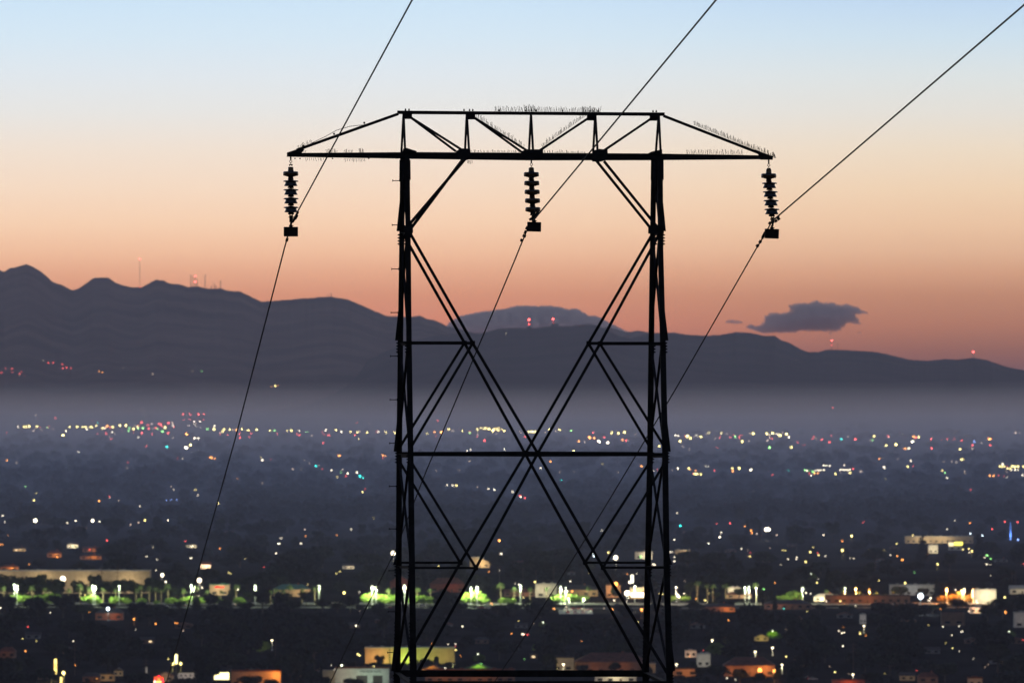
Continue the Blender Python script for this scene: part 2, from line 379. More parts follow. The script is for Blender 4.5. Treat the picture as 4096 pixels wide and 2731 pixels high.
# ------------------------------------------------------------------ insulators
U = DT/F/3.92
ROUND = [(.2*47,0),(47,0),(48,-20),(70,-10+0),(105,-12),(118,-24),(121,-40),(121,-58),(110,-70),(85,-74),(60,-84),(44,-86),(42,-110),(48,-128),(40,-134),(20,-136)]
ROUND = [(20,8),(44,4),(47,-6),(75,2),(106,0),(118,-10),(121,-26),(121,-58),(112,-68),(86,-72),(60,-80),(42,-84),(40,-104),(48,-122),(44,-130),(20,-132)]
SKIRT = [(20,8),(46,4),(52,0),(88,-2),(112,-8),(119,-16),(116,-24),(92,-27),(84,-32),(86,-44),(92,-60),(104,-84),(101,-92),(60,-94),(40,-96),(48,-108),(52,-116),(46,-124),(20,-128)]
def ins(px, py, lean, kinds, first, where, wx, wy, wr):
    top = PT(px, py)
    t = tag(empty('insulator_string', top), 'hanging string of five dark porcelain discs '+where, 'insulator', 'insulator strings under the crossarm')
    mb = MB(); mb.box(-.022, .022, -.01, .01, -.20, .0)
    mb.box(-.02, .02, -.012, .012, -W(16), W(6))
    mb = MB(); mb.box(-W(3), W(3), -.012, .012, -W(14), W(9))
    rc = -W(20)
    ring = [(math.cos(a)*W(4.8), 0, rc+math.sin(a)*W(4.8)) for a in [i*math.pi/8 for i in range(17)]]
    mb.tube(ring, W(1.4), 6); mb.tube([(0,0,rc-W(4)), (0,0,rc-W(16))], W(1.6), 6)
    mb.tube([(-W(7),0,rc-W(14)), (W(8),0,rc-W(14))], W(2.2), 6); mb.box(-W(6), -W(3), -.02, .02, rc-W(19), rc-W(11)); mb.box(W(3), W(6), -.02, .02, rc-W(19), rc-W(11))
    mb.build('shackle', M['castiron'], t)
    z0 = -(first-100)*U*1.0
    for i, kd in enumerate(kinds):
        prof = ROUND if kd == 'r' else SKIRT
        mb = MB(); c = (lean*i/5, 0, z0-i*137*U)
        if i == 0: mb.lathe([(12*U, 72*U), (36*U, 70*U), (42*U, 60*U), (44*U, 20*U), (48*U, 2*U)], c, 20)
        mb.lathe([(r*U, z*U) for r, z in prof], c, 28)
        mb.build('insulator_disc', M['porcelain'], t, smooth=False)
    zb = z0-5*137*U+20*U
    # clevis, clamp and weight
    mb = MB(); lx = lean
    mb.box(lx-.028, lx-.014, -.02, .02, zb-.10, zb+.03); mb.box(lx+.014, lx+.028, -.02, .02, zb-.10, zb+.03)
    mb.tube([(lx,0,zb-.02), (lx,0,zb-.16)], .016, 8); mb.tube([(lx-.04,0,zb-.05), (lx+.05,0,zb-.05)], .01, 6)
    mb.build('clevis', M['castiron'], t)
    mb = MB(); c = PT(wx, wy)-top; ca = Matrix.Rotation(wr, 3, 'Y')
    w2 = W(28); h2 = W(19)
    pv = [(-w2,h2),(w2,h2),(w2,-h2),(-w2,-h2)]
    q = [c+ca@Vector((x, -.14, z)) for x, z in pv]; mb.prism(q[::-1], Vector((0, .28, 0)))
    wt = mb.build('counterweight', M['castiron'], t); bv = wt.modifiers.new('b', 'BEVEL'); bv.width = .006; bv.segments = 2
    mb = MB(); ct = c+ca@Vector((0, 0, h2))
    mb.box(ct.x-W(7), ct.x+W(7), -.03, .03, ct.z-.01, ct.z+W(8)); mb.box(ct.x-W(4), ct.x+W(4), -.02, .02, ct.z+W(7), ct.z+W(15)); mb.tube([(ct.x-W(8),0,ct.z+W(5)), (ct.x+W(11),0,ct.z+W(5))], W(1.6), 6)
    mb.build('weight_hanger', M['castiron'], t)
    return t
ins(1163, 626, .006, 'rssss', 335, 'under the left tip of the crossarm', 1163.5, 927, 0)
ins(2125.5, 638, .03, 'rrrrr', 300, 'all rounded, under the middle of the crossarm', 2136.5, 907.5, math.radians(1.5))
ins(3075, 641, .06, 'rssss', 310, 'under the right tip of the crossarm', 3087, 935, math.radians(2))

# ------------------------------------------------------------------ conductors
def wire(up, low, att, label, grips):
    # up/low: photo polylines; horizontal spacing of the three wires gives their distance
    xa = (att[0]-HX)/F*DT; za = -(att[1]-HY)/F*DT
    pts = []
    du = 137.0
    x_u = (up[1][0]-HX)/F*du; slope = (x_u-xa)/(DT-du)
    zs = []
    for i in range(26):                       # towards the camera and past it overhead
        d = DT-i*2.2 if i < 20 else DT-44-(i-20)*38
        x = xa+(DT-d)*slope
        if d > 128:
            px = HX+F*x/d; a, b = up[0], up[1]
            py = a[1]+(b[1]-a[1])*(px-a[0])/(b[0]-a[0]); z = -(py-HY)/F*d; zs.append((d, z))
        else:
            (d1, z1), (d2, z2) = zs[-6], zs[-1]; z = z2+(d2-d)*((z2-z1)/(d1-d2))+(d2-d)**2*.0001
        pts.append(Vector((x, d, z)))
    pts = pts[::-1]
    dl = 255.0; x_l = (low[-1][0]-HX)/F*dl; sl = (x_l-xa)/(dl-DT); lz = []
    n = 60
    for i in range(1, n):
        d = DT+i*(dl-DT)/(n-14)
        x = xa+(d-DT)*sl
        if d <= dl+1:
            px = HX+F*x/d; lp = sorted(low); py = interp(lp, px)
            # low polyline runs right(top) to left(bottom)
            z = -(py-HY)/F*d; lz.append((d, z))
        else:
            (d1, z1), (d2, z2) = lz[-8], lz[-1]; z = z2+(d-d2)*(z2-z1)/(d2-d1)
        pts.append(Vector((x, d, z)))
    for i in range(1, 14):
        pts.append(pts[-1]+(pts[-1]-pts[-2]).normalized()*(14))
    org = Vector((xa, DT, za))
    t = tag(empty('power_line', org), label, 'power line', 'conductors hung from the tower')
    mb = MB(); mb.tube([p-org for p in pts], .0118, 6); mb.build('conductor', M['conductor'], t, smooth=True)
    for (x, y, r, ln, ang) in grips:
        c = P(x, y, DT-(.3 if y < att[1] else -.3))-org; u = Vector((math.cos(ang), 0, math.sin(ang)))*W(ln)
        mb = MB(); mb.tube([c-u, c-u*.6, c, c+u*.6, c+u], W(r), 8)
        for k_ in range(8): pass
        mb.build('wire_clamp', M['castiron'], t, smooth=True)
A_ = math.radians
wire([(1187,853),(1649,0)], [(1152,940),(1146,960),(1100,1139),(942,1750),(800,2258),(665,2731)], (1168,888),
     'dark power line running from upper left area down past the left insulator', [(1189,855,4,10,A_(60)),(1185,868,5.5,9,A_(60)),(1178,877,5,9,A_(50)),(1169,887,5,7,A_(20)),(1162,880,4,9,A_(80)),(1148,959,5.5,7,A_(75))])
wire([(2145,868),(2865,0)], [(2113,905),(2100,945),(2084,978),(2076,1000),(1698,1900),(1580,2205),(1454,2450),(1320,2731)], (2132,874),
     'dark power line running through the middle insulator and behind the tower', [(2151,851,5.5,7,A_(50)),(2142,860,5,8,A_(50)),(2133,868,5,8,A_(50)),(2122,877,5,6,A_(30)),(2107,912,5,7,A_(65)),(2101,929,5,8,A_(68)),(2097,944,7,6,A_(68)),(2086,961,5.5,6,A_(68)),(2136,852,3,14,A_(60))])
wire([(3100,875),(4096,21)], [(3074,905),(3058,940),(3030,985),(3020,1003),(2700,1560),(2424,2020),(2344,2150),(2094,2550),(1983,2718)], (3088,886),
     'dark power line running from the upper right corner past the right insulator', [(3114,875,6.5,6,A_(40)),(3104,884,5.5,6,A_(30)),(3111,868,4,7,A_(40)),(3090,889,7,7,A_(40)),(3079,893,5.5,6,A_(50)),(3055,938,4.5,12,A_(62)),(3041,967,6,6,A_(62)),(3030,983,6.5,6,A_(62)),(3051,950,5,7,A_(62))])

# ------------------------------------------------------------------ naming by place
ORD = ['first','second','third','fourth','fifth','sixth','seventh','eighth','ninth','tenth','eleventh','twelfth','thirteenth','fourteenth','fifteenth','sixteenth','seventeenth','eighteenth','nineteenth','twentieth','twenty-first','twenty-second','twenty-third','twenty-fourth','twenty-fifth','twenty-sixth','twenty-seventh','twenty-eighth','twenty-ninth','thirtieth']+['thirty-'+a for a in ('first','second','third','fourth','fifth','sixth','seventh','eighth','ninth')]+['fortieth']
REG = []      # (object, base text, px, py)
def zone(px, py):
    wx = interp([(850,1150),(1100,1108),(1750,942),(2258,800),(2731,665)], py)
    if px < wx: a = 'left of the leftmost wire'
    elif px < 1640: a = 'between leftmost wire and tower'
    elif px < 2640: a = 'seen between the tower legs'
    elif px < 3380: a = 'just right of the tower'
    else: a = 'toward the right edge'
    if py < 1600: b = 'on the mountainside'
    elif py < 1775: b = 'in far misty row'
    elif py < 2040: b = 'in hazy middle valley'
    elif py < 2290: b = 'behind the palm street'
    elif py < 2475: b = 'along the palm street'
    else: b = 'in the nearest streets'
    return a, b
def reg(o, base, px, py): REG.append((o, base, px, py))
def label_all():
    g = {}
    for o, base, px, py in REG: g.setdefault((base,)+zone(px, py), []).append((px, o))
    for (base, a, b), L_ in g.items():
        L_.sort(key=lambda t: t[0])
        if len(L_) == 1:
            lb = '%s %s, %s' % (base, b, a); L_[0][1]['label'] = lb if len(lb.split()) <= 16 else '%s, %s' % (base, b) if len((base+' '+b).split()) <= 16 else base; continue
        for i, (px, o) in enumerate(L_):
            o['label'] = '%s %s, %s of these %s' % (base, b, ORD[min(i, 39)]+' from left', a)
            if len(o['label'].split()) > 16: o['label'] = '%s %s, %s, %s' % (base, b, ORD[min(i, 39)], a)
            if len(o['label'].split()) > 16: o['label'] = '%s, %s, %s' % (base, ORD[min(i, 39)], a)

# ------------------------------------------------------------------ lamps
CC = {'y': ((1,.80,.26), 'yellow'), 'w': ((1,.86,.62), 'warm white'), 'W': ((.8,.92,1), 'cold white'), 'o': ((1,.36,.07), 'orange'), 'r': ((1,.10,.09), 'red'),
      'g': ((.35,1,.25), 'green'), 't': ((.03,.85,.72), 'teal'), 'b': ((.25,.4,1), 'blue'), 'p': ((.85,.62,.45), 'pale')}
RAWS = '''0 1620 3.92|285,335,w3;375,338,y4;415,338,y4;457,333,y5;578,333,y4;620,340,r1;768,342,r1;740,342,g1;650,392,p1;833,375,p1;140,93,r1;555,152,p1;868,205,r1;1433,242,r1;1530,270,t1;1092,337,y4;1209,338,y4;1303,338,y4;1345,343,y4;1362,377,w2;1421,342,y4;1447,352,y3;1507,326,y3;1608,356,y4;1638,360,w3;1677,325,o4;1730,356,r2;1766,341,y4;1880,318,y5;1972,316,y5;2030,358,g2;2053,333,p1;2117,320,p1;2094,371,y4;2158,340,y4;2168,370,g3;2175,320,r2;2222,272,r4;2244,362,g4;2226,436,r3;2330,362,r3;2320,312,r2;2014,406,g2;2088,424,r1;1033,407,w3;988,470,y5;1534,447,r1;1667,444,r2;1760,422,w2;1805,445,p1;1720,494,p1;1745,525,r1;2166,502,w2;1910,402,r1;95,437,r1;530,398,p1;110,861,o3;262,900,p1;2292,645,r1;2008,898,r1;1992,978,p1;403,1280,g1;535,1485,y2;1553,1499,o3;1865,1490,p1;1720,1430,r1
550 1620 3.92|222,293,p2;163,310,r2;240,373,p1;285,355,r2;310,372,g2;335,290,r3;370,305,r3;385,330,r2;435,348,y5;482,278,r4;482,435,r2;393,412,g4;545,280,p2;560,320,w2;570,345,r2;717,143,r3;823,143,r3;957,143,r4;1040,143,r3;717,225,r1;823,228,r1;957,225,r1;1040,225,r1;798,320,p2;890,260,w2;898,300,w2;980,260,w2;935,335,p1;992,345,p1;1200,330,w2;1215,320,w2;1096,380,g3;1198,377,y5;1356,382,y4;1333,416,y3;1447,382,y4;1497,392,p2;1555,390,o4;1640,375,y4;1738,393,y4;1868,381,y4;1288,433,p2;1298,460,r1;1420,458,r1;1600,445,r2;1612,508,r2;1777,444,r2;1760,500,r1;2078,397,y3;2147,397,g2;2195,455,r1;767,453,o5;893,513,w4;951,520,w3;834,620,y5;752,665,w5;772,665,w5;552,521,p1;460,652,t3;232,457,r1;137,645,r1;706,830,w1;625,830,r1;1158,822,o5;1135,818,o3;1208,833,o3;1957,860,w4;1932,820,y1;2090,840,r1;525,1272,p1;567,1322,w1;905,1325,y2;948,1408,w1;455,1483,b1;525,1483,b1;610,1483,b1;1268,1537,y2
1050 1620 3.92|390,405,y2;449,396,y4;573,400,w2;575,467,r3;535,450,r1;693,425,g1;770,478,p1;994,388,w3;1154,390,y4;1235,418,w2;1380,420,y3;1487,425,y3;1517,416,p2;1453,472,r2;1637,425,y3;1665,418,p1;1785,424,r1;1812,416,w3;1932,425,y3;1928,388,p1;2075,426,y3;1037,465,r2;960,460,r1;930,415,r1;952,587,r2;887,190,r1;1486,270,r1;1670,290,p1;1195,791,o4;1212,791,o4;1887,785,o4;1925,793,o3;1889,830,r1;839,952,t4;880,945,p1;945,997,r1;474,1000,p2;605,998,p1;1077,1018,w3;1258,1014,w1;1229,1048,g1;1338,1067,w4;1308,1113,r2;1482,1054,w4;1528,1111,t5;1577,1136,t2;1568,1361,y3;1610,1317,r1;655,860,p1;737,915,p1
1600 1620 3.92|428,443,y2;541,425,o3;570,482,r1;650,424,o5;592,247,r2;763,376,y4;830,400,p2;983,402,y3;1213,378,y4;1267,358,y3;1315,370,y3;1343,362,y4;1395,371,y5;1457,403,y5;1470,380,y5;1512,362,y3;1540,390,y4;1552,360,y2;1635,402,y4;1605,380,y2;1095,438,g2;1102,408,r1;1219,460,p1;1210,492,r1;1327,551,r3;1503,443,p1;1887,423,p2;1962,490,r2;2017,416,y4;2050,416,y4;2083,416,y5;2119,418,y4;2282,426,p1;2343,383,y4;1052,718,w1;1099,702,w1;1092,875,p2;570,1025,p1;925,1018,p1;738,1253,w2;825,1257,w2;840,1268,w1;886,1256,y4;1214,1278,p1;1386,1307,w2;1480,1323,w3;1767,1357,w3;1880,1416,r3;1893,1439,w3;1958,1451,r3;284,1376,y3;2203,989,w3
2150 1620 3.92|127,426,p1;288,411,p1;344,388,y4;522,402,g3;873,426,r2;648,566,o3;737,577,p1;808,500,o4;820,512,o4;889,515,o4;955,560,w4;974,576,w4;1043,503,r2;1160,435,y4;1269,438,y4;1365,421,y5;1093,587,w4;1110,588,w4;1332,542,o3;1392,551,r2;1414,563,p1;1544,458,p1;569,720,y3;203,884,o4;347,1047,p1;578,1045,p1;375,1168,t1;1264,1056,p1;1630,955,o4;1813,1030,w2;1873,1010,r1;1910,645,y3
2650 1620 3.36|169,402,w2;213,410,w2;305,410,r1;333,415,y5;350,410,y2;376,443,y4;234,483,y5;462,405,w2;513,423,y4;428,422,p1;590,390,p1;623,370,y2;783,376,y3;865,390,p1;773,434,r1;910,430,r2;955,402,r1;978,422,g3;1057,403,r1;1028,435,r2;1168,382,p1;1218,380,y5;1070,487,y4;1156,480,p1;1403,384,y5;1477,377,y5;1534,388,w3;1565,406,y4;1589,406,y4;1610,373,p1;1666,388,y5;1697,430,w3;1440,404,p2;1440,443,w1;1468,448,r2;1415,471,p2;1439,569,g4;1731,565,y4;1898,540,r1;1812,500,r1;2020,447,r1;2033,420,r1;2065,446,p1;2142,462,r2;2246,499,r3;730,576,r1;360,598,p1;278,555,p1;580,819,w1;618,824,w1;205,847,w4;352,846,y4;368,862,o2;445,880,o2;430,922,y4;450,924,y4;470,924,y4;515,925,y4;412,920,r1;699,876,r2;940,847,y4;1030,843,y5;1030,855,y4;945,886,o4;1183,872,w4;1192,863,w4;1478,935,r1;1694,875,t1;1914,872,g3;1937,878,w3;1966,878,g1;2018,890,g3;2035,902,g2;2045,915,o3;1975,915,r2;2000,945,w3;2090,912,o3;2167,810,w3;2204,810,w3;2247,814,w3;2325,920,y4;2105,880,w3;2052,882,w2;2135,870,w2;2080,872,w2;2170,872,w2;2290,28,r1
3300 1620 2.955|75,370,r1;194,404,t3;268,373,p1;360,404,r4;537,414,p1;565,412,g1;580,365,y4;747,367,r2;751,380,p1;839,465,y5;725,477,y3;946,514,o3;978,515,w2;997,508,w2;1051,373,o4;1072,384,r3;1108,376,y4;1028,433,w4;1038,428,w4;1256,400,r2;1381,403,r1;1447,401,r1;1523,402,r1;1619,415,r2;1766,430,b2;1743,473,r2;1743,512,p1;1845,450,p1;1597,520,y4;1940,400,o4;1957,398,o4;1953,472,r2;2250,327,p2;2307,330,p1;1261,508,r3;55,438,r3;642,633,o3;858,634,p1;1014,650,w2;1014,663,w2;695,727,w3;703,739,w3;977,725,y4;1040,720,r1;1402,668,p1;1503,666,p1;1552,670,w1;1608,642,y4;1628,640,y4;1385,772,y3;1419,800,g2;1443,858,w2;1650,780,p1;1655,805,p1;717,875,y1;2068,723,y4;2093,725,y4;2120,726,y3;2098,690,w3;2098,705,w3;2153,723,r1;2158,746,y4;2187,748,y4;2215,722,y5;2245,727,y5;2280,725,y5;2345,724,y4;2204,765,w2;2248,764,w3;2281,765,w2;2145,788,p1;1948,832,o4;1995,833,o4;2052,832,r1;2112,834,r1;2150,851,w1;2335,823,w3;182,763,w3;210,763,w3;240,763,w3;265,763,w3;290,763,w3;333,750,r3;125,809,y4;299,799,y4;275,798,w1;186,790,p1;228,711,w2;415,785,p2;430,780,p2
0 1000 2.09|12,1023,r2;48,990,r1;100,992,r3;163,1033,r3;162,1046,p1;102,1020,r1;180,1015,r1;205,1048,r1;360,922,p1;404,943,r3;444,940,r2;522,952,r2;524,987,r3;555,983,r3;594,987,r2;829,1013,o2;855,1022,o3;1030,983,p1;1275,1035,p2;1608,1012,p1;1686,1010,g1;2300,1135,y5;2268,1140,o1;2325,1132,o1
0 2000 2.94|415,238,w7;892,240,w3;1088,240,w6;1358,258,y5;1705,235,y4;1165,10,o3;1647,68,w1;400,3,y2;30,182,w2;775,266,w2;790,264,w2;1170,250,w2;1630,262,p2;1535,288,p2;1258,470,r2;1053,577,r2;672,667,o4;343,752,o2;870,522,w3;890,520,w3;812,540,w2;30,520,o3;5,520,o3;1818,542,w3;1838,540,w3;2240,542,w3;2265,540,w3;2180,480,r1;1724,660,w3;2253,678,w3;1848,697,w2;272,947,g3;1908,878,w7;2345,940,w8;740,925,w9;1108,950,y7;1948,958,w5;1835,822,w2;630,997,o3;605,1060,o3;727,1052,r3;2330,1115,w4;1995,1080,y3
0 2330 2.94|62,250,g1;1270,305,W7;0,292,w5;1048,342,o2;1577,425,o5;1831,480,o4;2060,470,o3;2085,472,o3;1595,545,w1;328,513,r3;300,800,o4;1980,893,y3;2032,945,y6;2127,948,y6;608,1065,y6;748,1058,y7;883,968,o4;1275,1062,o5;1765,670,p1;2155,560,p2;592,350,w2;475,1000,p1
750 2000 2.613|950,450,w3;965,452,w3;1185,450,w4;926,553,w4;1497,558,w3;338,504,o3;32,603,w3;157,650,w3;520,922,w7;1637,966,y6;1592,743,y2;1555,765,y2;1712,306,w1;1945,183,y1;1225,303,p1;2150,553,w8;1600,1100,r2;153,912,w4;800,697,r1;1798,958,w2;430,755,y2;450,765,y2
2600 2050 2.94|357,152,t4;820,285,w4;941,123,r2;783,123,r1;1115,155,o2;1187,207,o4;1197,237,o2;1368,195,w7;1392,196,w7;1308,265,r2;1490,260,p2;1254,248,p2;2040,260,w2;326,490,r5;357,512,g3;740,535,y5;1074,422,w3;1180,470,r1;1174,512,y4;1148,510,p1;1216,528,o4;1151,437,p1;1410,415,p1;1622,544,w3;1728,520,w3;1722,542,w3;1885,462,y5;1982,496,y4;1970,472,r2;1831,575,y5;2262,440,y6;2062,508,w2;1540,607,w1;1590,440,y2;1560,440,y2;1468,820,o3;1963,820,y4;288,520,w4;286,570,w4;262,460,w2;238,460,w3;300,465,w2;1335,903,g6;697,951,y4;280,988,o4;125,948,y3;146,953,y3;113,1026,w3;433,913,y6;402,948,w3;330,975,w6;345,990,w5;320,965,w5;310,950,w5;540,1010,o2;647,1026,y4;667,1045,w1;2239,1037,y4;2075,1037,w3;1426,1087,w1;1571,1125,t2;1835,940,w4;1890,950,w2;958,1115,o3;980,1112,o3;38,605,w4;55,610,w4
3300 2050 2.955|315,273,y5;205,442,y5;525,428,y3;691,437,y5;847,366,y3;1255,277,y4;1445,193,w1;1538,93,w1;2125,105,r3;2275,108,r3;2280,318,b4;1720,245,W2;1860,265,W2;853,508,o4;913,556,o5;1200,478,y5;1210,486,o5;298,535,w1;340,540,w2;773,500,w2;1330,606,y5;1632,432,y4;1700,426,y4;1737,452,y5;1843,434,y3;1705,470,w2;1882,516,r3;1887,530,w2;1910,500,g4;1925,505,g3;1959,542,g3;1057,703,g1;635,798,y3;948,830,y5;1130,985,W9;1246,1008,w5;1220,1033,w3;1238,1038,w3;1543,908,w3;1700,982,y4;2124,997,y5;2275,990,W2;1417,985,w1;1797,1062,w4;1790,1040,w4;1905,607,w2;1918,607,w2;1957,612,w1;180,1042,y4;1365,1135,o2;1845,1115,w1;1862,1118,w1;453,112,r1
2600 2380 2.94|923,290,o3;790,882,o4;1292,880,o8;1463,887,o7;1601,718,y4;1463,938,o2;2222,415,w3;2257,442,w4;2284,436,w3;2275,370,o1;2268,595,w4;2175,899,y4;2112,836,p1;1388,465,o2;905,972,w3;1005,990,w2;468,712,o2
3300 2380 2.955|415,452,y4;410,438,y2;1220,353,y1;1507,622,y2;1588,658,w1;1753,748,w1;963,831,w1;963,867,w2;1083,886,r1;55,840,p1;118,903,y4;282,925,p1;1625,425,w2;1610,430,w2;455,360,p1;2130,190,o4;2135,205,o4;1560,840,p2;1890,845,p1
1900 2150 2.94|286,33,o5;307,193,w6;857,180,w2;884,182,w2;163,398,o2;284,382,w1;706,517,y5;516,548,w3;1390,178,W4;1397,212,W5;1570,172,y5;1655,233,w8;1655,543,o8;1790,650,w9;1140,628,o5;1120,510,w4;1348,412,y3;1791,425,o2;1820,520,w6;1636,734,w4;1951,222,g5;1960,843,o6;1607,845,o6;1053,770,w3;920,832,o3;935,834,o3;1075,810,w2;1517,827,p2;2175,655,y3;2205,658,y3;2338,693,o4;2172,733,w3;430,1125,o3;555,1130,w4;570,1134,w4;585,1137,r3;617,1137,r3;190,770,o3;205,780,o2;917,557,o2
1250 2500 3.136|565,358,y4;580,370,y4;595,375,y3;545,3,w4;558,5,w4;1500,232,o3;1700,235,w2;1793,232,w2;1882,12,w4;1798,305,y4;772,520,y6;275,550,w1;1665,533,w3;2112,490,g6;1205,405,g4
1900 2400 2.94|873,765,y5;873,780,y5;917,790,y5;917,800,y5;962,800,y5;1222,815,o4;1747,808,o4;1515,857,r1;580,690,g1'''
RPX = {1:1.1, 2:1.6, 3:1.9, 4:2.45, 5:3.15, 6:4.6, 7:6.4, 8:8.6, 9:11}
lamps = []  # faint orange lamps beside the hillside light are added as its flare streak
for row in RAWS.split('\n'):
    hd, body = row.split('|'); ox, oy, s = map(float, hd.split())
    for it in body.split(';'):
        x, y, c = it.split(','); lamps.append((ox+float(x)/s, oy+float(y)/s, c[0], int(c[1:])))
rf_ = random.Random(77)
for _ in range(75): lamps.append((rf_.uniform(0, 4096), 2045+rf_.random()**.8*660, rf_.choice('yywwwopor'), rf_.choice((1,1,2))))
for _ in range(12): lamps.append((rf_.uniform(0, 4096), rf_.uniform(1715, 1990), rf_.choice('ppwyor'), 1))
# beacons on the ridge tops are built with their masts further down
M['mast'] = mat('painted_mast', (.12,.12,.12), .6, noise_amt=.1)
headmat = {}
def hm(c, far):
    k = (c, far)
    if k not in headmat:
        L0 = {'y': 5, 'w': 5, 'W': 6, 'o': 5, 'r': 5, 'g': 4.5, 't': 5, 'b': 4, 'p': 2.6}[c]
        headmat[k] = emat('lamp_glow_'+CC[c][1].replace(' ', '_'), CC[c][0], L0*(1, 2.2, 5.5, 1.05)[far])
    return headmat[k]
def ball(mb, r, c=(0,0,0), mi=0, n=8, flat=1):
    mb.lathe([(r*math.sin(math.pi*(i+.15)/5.3), flat*r*math.cos(math.pi*(i+.15)/5.3)) for i in range(6)], c, n, mi)
protos = {}
def lamp_mesh(c, far, kind):
    k = (c, far, kind)
    if k in protos: return protos[k]
    mb = MB(); ball(mb, 1, (0,0,0), 1)
    if kind == 'lamp': mb.tube([(0,0,-7.5), (0,0,-.9)], .1, 5, 0); mb.box(-.45,.45,-.45,.45,.9,1.05,0)
    else: mb.tube([(0,0,-5), (0,0,-.9)], .1, 5, 0); mb.box(-.5,.5,-.1,.35,-1.3,1.4,0)
    me = bpy.data.meshes.new('x'); me.from_pydata([tuple(v) for v in mb.V], [], mb.F)
    me.materials.append(M['mast']); me.materials.append(hm(c, far)); me.polygons.foreach_set('material_index', mb.M)
    protos[k] = me; return me
def partmesh(key, name, fn, mats):
    if key in protos: return protos[key]
    mb = MB(); fn(mb); me = bpy.data.meshes.new(name); me.from_pydata([tuple(v) for v in mb.V], [], mb.F)
    for q in mats: me.materials.append(q)
    me.polygons.foreach_set('material_index', mb.M); protos[key] = me; return me
def addobj(name, me, parent=None, loc=(0,0,0), sc_=None):
    o = bpy.data.objects.new(name, me); COL.objects.link(o); o.location = loc
    if parent: o.parent = parent
    if sc_: o.scale = (sc_,)*3 if not hasattr(sc_, '__len__') else sc_
    return o
order = sorted(range(len(lamps)), key=lambda i: -(lamps[i][3]*10 + (lamps[i][1]-1500)/200))
indiv = set(order[:290])
stuffV = MB(); smats = [M['mast']]; smi = {}
KEEP = []     # picture boxes that must stay open towards the viewer: x0,y0,x1,y1,distance
def glow_lamp(px, py, c, d, watts, rad, hgt, name='street_lamp'):
    pass
NLIGHT = [0]; BULBQ = []
def point(parent, loc, col, watts, r=.25):
    ld = bpy.data.lights.new('bulb', 'POINT'); ld.energy = watts; ld.color = col; ld.shadow_soft_size = r
    o = bpy.data.objects.new('bulb', ld); COL.objects.link(o); o.parent = parent; o.location = loc; NLIGHT[0] += 1; return o
for i, (px, py, c, k) in enumerate(lamps):
    rp = RPX[k]; d = 8000
    sig = c in 'rgtb'
    near = py > 2010
    for _ in range(6):
        r = rp/F*d; up = min(7.5*r, 11) if near else 7.5*r
        d = ground_at(px, py, up) if not (py <= 1720 and _ > 1) else d
    r = rp/F*d; c0 = P(px, py, d)
    far = 3 if py < 1600 else 2 if d > 17000 else 1 if d > 9000 else 0
    KEEP.append((px-rp-4, py-rp-4, px+rp+4, py+rp+4, d))
    if i not in indiv:
        if (c, far) not in smi: smi[(c, far)] = len(smats); smats.append(hm(c, far))
        mi = smi[(c, far)]; ball(stuffV, r, c0, mi, 6); stuffV.tube([c0-Vector((0,0,6.5*r)), c0-Vector((0,0,.9*r))], r*.1, 4, 0); continue
    word = {1:'tiny ',2:'small ',3:'small ',4:'',5:'bright ',6:'very bright ',7:'glaring ',8:'huge glaring ',9:'dazzling '}[k]
    base = word+CC[c][1]+(' signal light' if sig else ' street lamp' if k < 7 else ' floodlight')
    nm = 'signal_light' if sig else 'street_lamp' if k < 7 else 'floodlight'
    if k >= 5 and near:
        t = empty(nm, c0-Vector((0,0,up)))
        hd = addobj('lamp_head', partmesh((c,far,'head'), 'lamp_head', lambda mb: ball(mb, 1, n=12), [hm(c, far)]), t, (0,0,up), r)
        mb = MB(); mb.tube([(0,0,-.3), (0,0,up-r*.9)], .14, 6, r2=.08); mb.box(-.35,.35,-.35,.35,-.3,.35); mb.build('pole', M['mast'], t)
        mb = MB(); mb.box(-r*.6, r*.6, -r*.6, r*.6, up+r*.92, up+r*1.1); mb.build('lamp_hood', M['mast'], t)
        if not sig: BULBQ.append((t, (0, -r-.6, up-r*.5), CC[c][0], {5:1300,6:3000,7:6000,8:16000,9:22000}[k]))
    else:
        t = addobj(nm, lamp_mesh(c, far, 'sig' if sig else 'lamp'), None, c0, r)
    tag(t, None, 'signal light' if sig else 'floodlight' if k >= 7 else 'street lamp', {'signal_light': 'coloured signal lights in the valley', 'street_lamp': 'street lamps of the valley', 'floodlight': 'floodlights of the valley'}[nm])
    reg(t, base, px, py)
tag(stuffV.build('distant_lights', mats=smats), 'many faint scattered lights of the distant valley streets', 'lights', kind='stuff')

for q_ in BULBQ: point(*q_, r=.2)
# ------------------------------------------------------------------ lit lamp standards with real bulbs (they light palms, shrubs, walls)
GREEN = (.85, 1, .55); WARM = (1, .82, .5); SOD = (1, .38, .08)
def SB(x): return interp([(0,2417),(1950,2417),(2200,2410),(2700,2407),(4096,2411)], x)
def standard(px, ptop, pbase, col, watts, word):
    if pbase < 2420: pbase = SB(px); watts *= 5.5
    d = (-VALLEY)*F/(pbase-HY); h = (pbase-ptop)/F*d; c = P(px, pbase, d)
    t = tag(empty('lamp_standard', c), None, 'street lamp', 'lit lamp standards along the palm street')
    mb = MB(); mb.tube([(0,0,-.3), (0,0,h*.97)], .16, 8, r2=.1); mb.box(-.4,.4,-.4,.4,-.3,.5); mb.build('pole', M['palepole'], t)
    mb = MB(); mb.lathe([(.1, h*.97+.5), (.55, h*.97+.42), (.6, h*.97+.25), (.2, h*.97)], n=10); mb.build('lamp_head', hmL[col], t)
    point(t, (0, -1.3, h*.97-.5), col, watts)
    KEEP.append((px-8, ptop-6, px+8, pbase-14, d)); reg(t, word, px, ptop)
